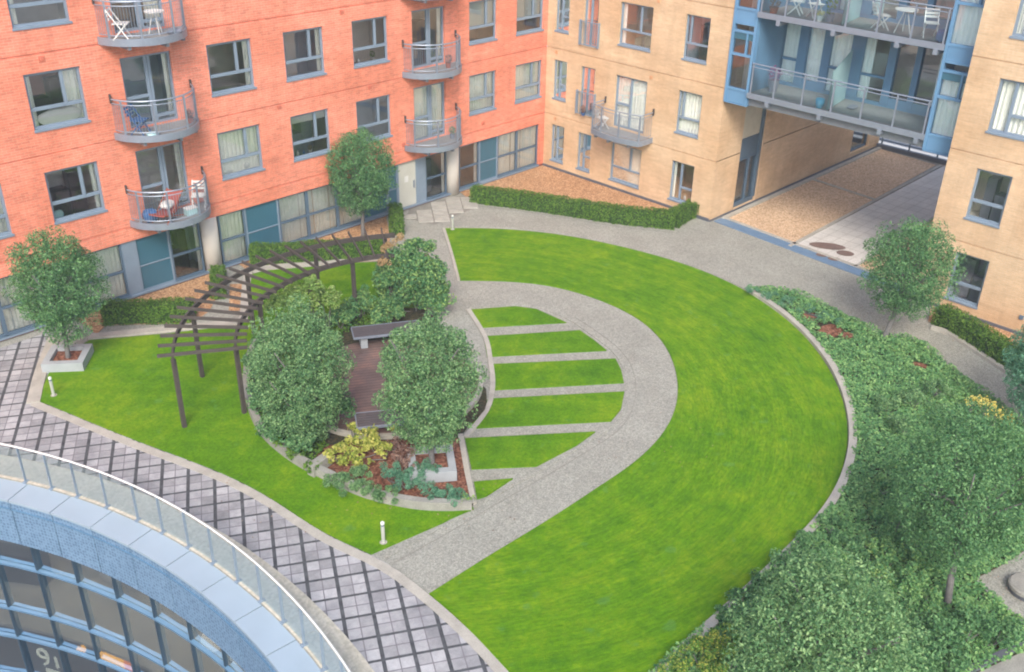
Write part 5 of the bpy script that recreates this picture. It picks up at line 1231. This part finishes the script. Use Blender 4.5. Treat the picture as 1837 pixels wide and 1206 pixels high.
pot((-.16, -2.3, 2.80), 'plant pot behind the middle juliet railing', .12, .09, 'bluecloth', 'leaf_brown', .3, .07)
# balconies of the orange block
chair((-18.45, -.55, 8.18), .9, 'white folding chair on the top left balcony')
table((-17.4, -.55, 8.18), 'white round table on the top left balcony', .28, .62)
cushion((-17.0, -.85, 8.25), (.22, .16, .08), 'pink grey cushion on the floor of the top left balcony', 'pot_grey')
chair((-18.35, -.5, 5.38), .6, 'dark blue folding chair on the middle left balcony', 'bluecloth')
pot((-16.7, -.5, 5.38), 'small red plant at the right end of the middle left balcony', .18, .1, 'pot', 'leaf_brown', .25)
cushion((-18.15, -.85, 5.42), (.18, .14, .05), 'pale grey mat on the floor of the middle left balcony', 'frost')
dk = thing('deck_chair', 'red brown reclining deck chair on the lower left balcony', 'chair', (-18.0, -.6, 2.58), .5)
A = Matrix.Translation((-18.0, -.6, 2.58)) @ Matrix.Rotation(.5, 4, 'Z'); T = lambda x, y, z: tuple(A @ Vector((x, y, z)))
m = MB(); m.bar(T(-.5, 0, .3), T(.15, 0, .22), .5, .04); m.bar(T(.15, 0, .22), T(.6, 0, .75), .5, .04); m.build('sling', M['redcloth'], dk)
for s in (-1, 1):
    m = MB(); m.bar(T(-.5, s * .27, .32), T(.5, s * .27, 0.0), .03, .04); m.build('leg', M['pot'], dk); m = MB(); m.bar(T(-.4, s * .27, 0), T(.62, s * .27, .78), .03, .04); m.build('leg', M['pot'], dk)
cushion(T(.2, .05, .42), (.26, .2, .1), 'white pillow lying on the deck chair of the lower left balcony', rz=.6)
cushion((-18.45, -.42, 2.78), (.22, .2, .2), 'blue holdall in the left corner of the lower left balcony', 'bluecloth', cat='bag', name='bag')
bx = thing('storage_box', 'white plastic storage box on the lower left balcony floor', 'box', (-17.25, -.75, 2.58)); m = MB(); m.box((-17.42, -.87, 2.585), (-17.08, -.63, 2.80)); m.build('body', M['frost'], bx); m = MB(); m.box((-17.44, -.89, 2.80), (-17.06, -.61, 2.83)); m.build('lid', M['white'], bx)
chair((-16.75, -.42, 2.58), -.7, 'white folding chair at the right end of the lower left balcony')
pot((-6.05, -.55, 5.38), 'red brown plant on the upper right balcony of the orange block', .2, .11, 'pot', 'leaf_brown', .3)
pot((-5.8, -.45, 2.58), 'small plant on the lower right balcony of the orange block', .18, .1, 'pot_grey', 'leaf_vari', .3)
chair((-.45, -3.55, 2.60), 1.2, 'white folding chair at the left end of the buff balcony')
# link balconies
pot((.75, -10.35, 5.26), 'purple flowering plant in a grey pot on the lower link balcony', .42, .2, 'pot_grey', 'purple', .5, .09)
bk = thing('bucket', 'bright cyan bucket by the privacy screen of the lower link balcony', 'bucket', (.18, -12.55, 5.26)); m = MB(); m.lathe((.18, -12.55, 5.26), [(.12, 0), (.16, .30), (.145, .30), (.11, .02)], 16); m.build('body', M['cyan'], bk, True)
m = MB(); m.tube([(.18, -12.55 + .16 * math.cos(t), 5.55 + .12 * math.sin(t)) for t in np.linspace(0, math.pi, 10)], .008, 5); m.build('handle', M['metal'], bk)
cushion((.9, -13.4, 5.32), (.22, .16, .06), 'small grey mat near the privacy screen of the lower link balcony', 'pot_grey')
for i, (x, y, rz, lb) in enumerate(((.55, -10.9, .3, 'white slatted folding chair at the left of the upper link balcony'), (.6, -11.6, -.4, 'white slatted folding chair by the green plant on the upper link balcony'), (.5, -14.0, .8, 'white folding chair right of the screen on the upper link balcony'), (.6, -15.6, -1.0, 'white folding chair at the right end of the upper link balcony'))):
    chair((x, y, 8.06), rz, lb, group='white chairs on the upper link balcony')
table((.55, -14.75, 8.06), 'white round table between chairs on the upper link balcony', .35, .7)
pot((.15, -10.3, 8.06), 'dark brown plant at the left end of the upper link balcony', .2, .16, 'pot', 'leaf_brown', .3)
pot((.35, -12.3, 8.06), 'tall green plant beside the screen of the upper link balcony', .25, .16, 'pot_grey', 'leaf_hedge', .8, .1)
pot((.12, -12.05, 8.06), 'white pot with pale flowers on the upper link balcony', .2, .12, 'white', 'flower', .14, .05)
cushion((.2, -16.15, 8.25), (.15, .15, .18), 'blue bag at the right end of the upper link balcony', 'bluecloth', cat='bag', name='bag')
# low stone drum on the gravel corner
c = G(1840, 1062); st = thing('stone_seat', 'low round grey stone seat on the gravel at the right edge', 'seat', (c[0], c[1], 0)); m = MB(); m.lathe((c[0], c[1], 0), [(.34, 0), (.36, .12)], 22); m.build('base', M['flash'], st); m = MB(); m.lathe((c[0], c[1], .12), [(.38, 0), (.38, .07), (.34, .1)], 22); m.build('top', M['stonewall'], st)

# thin haze volume, added to lift the shadows and soften contrast
m = MB(); m.box((-222, -222, -9.2), (222, 222, 16.2)); hz = kind(m.build('haze', bpy.data.materials.new('shadow_lift_haze')), 'stuff')
hm = hz.data.materials[0]; hm.use_nodes = True; ht = hm.node_tree; ht.nodes.clear()
ho = ht.nodes.new('ShaderNodeOutputMaterial'); hv = ht.nodes.new('ShaderNodeVolumePrincipled')
hv.inputs['Color'].default_value = (0.86, 0.93, 1.0, 1); hv.inputs['Density'].default_value = 0.0019; hv.inputs['Anisotropy'].default_value = 0.2
ht.links.new(hv.outputs[0], ho.inputs['Volume'])
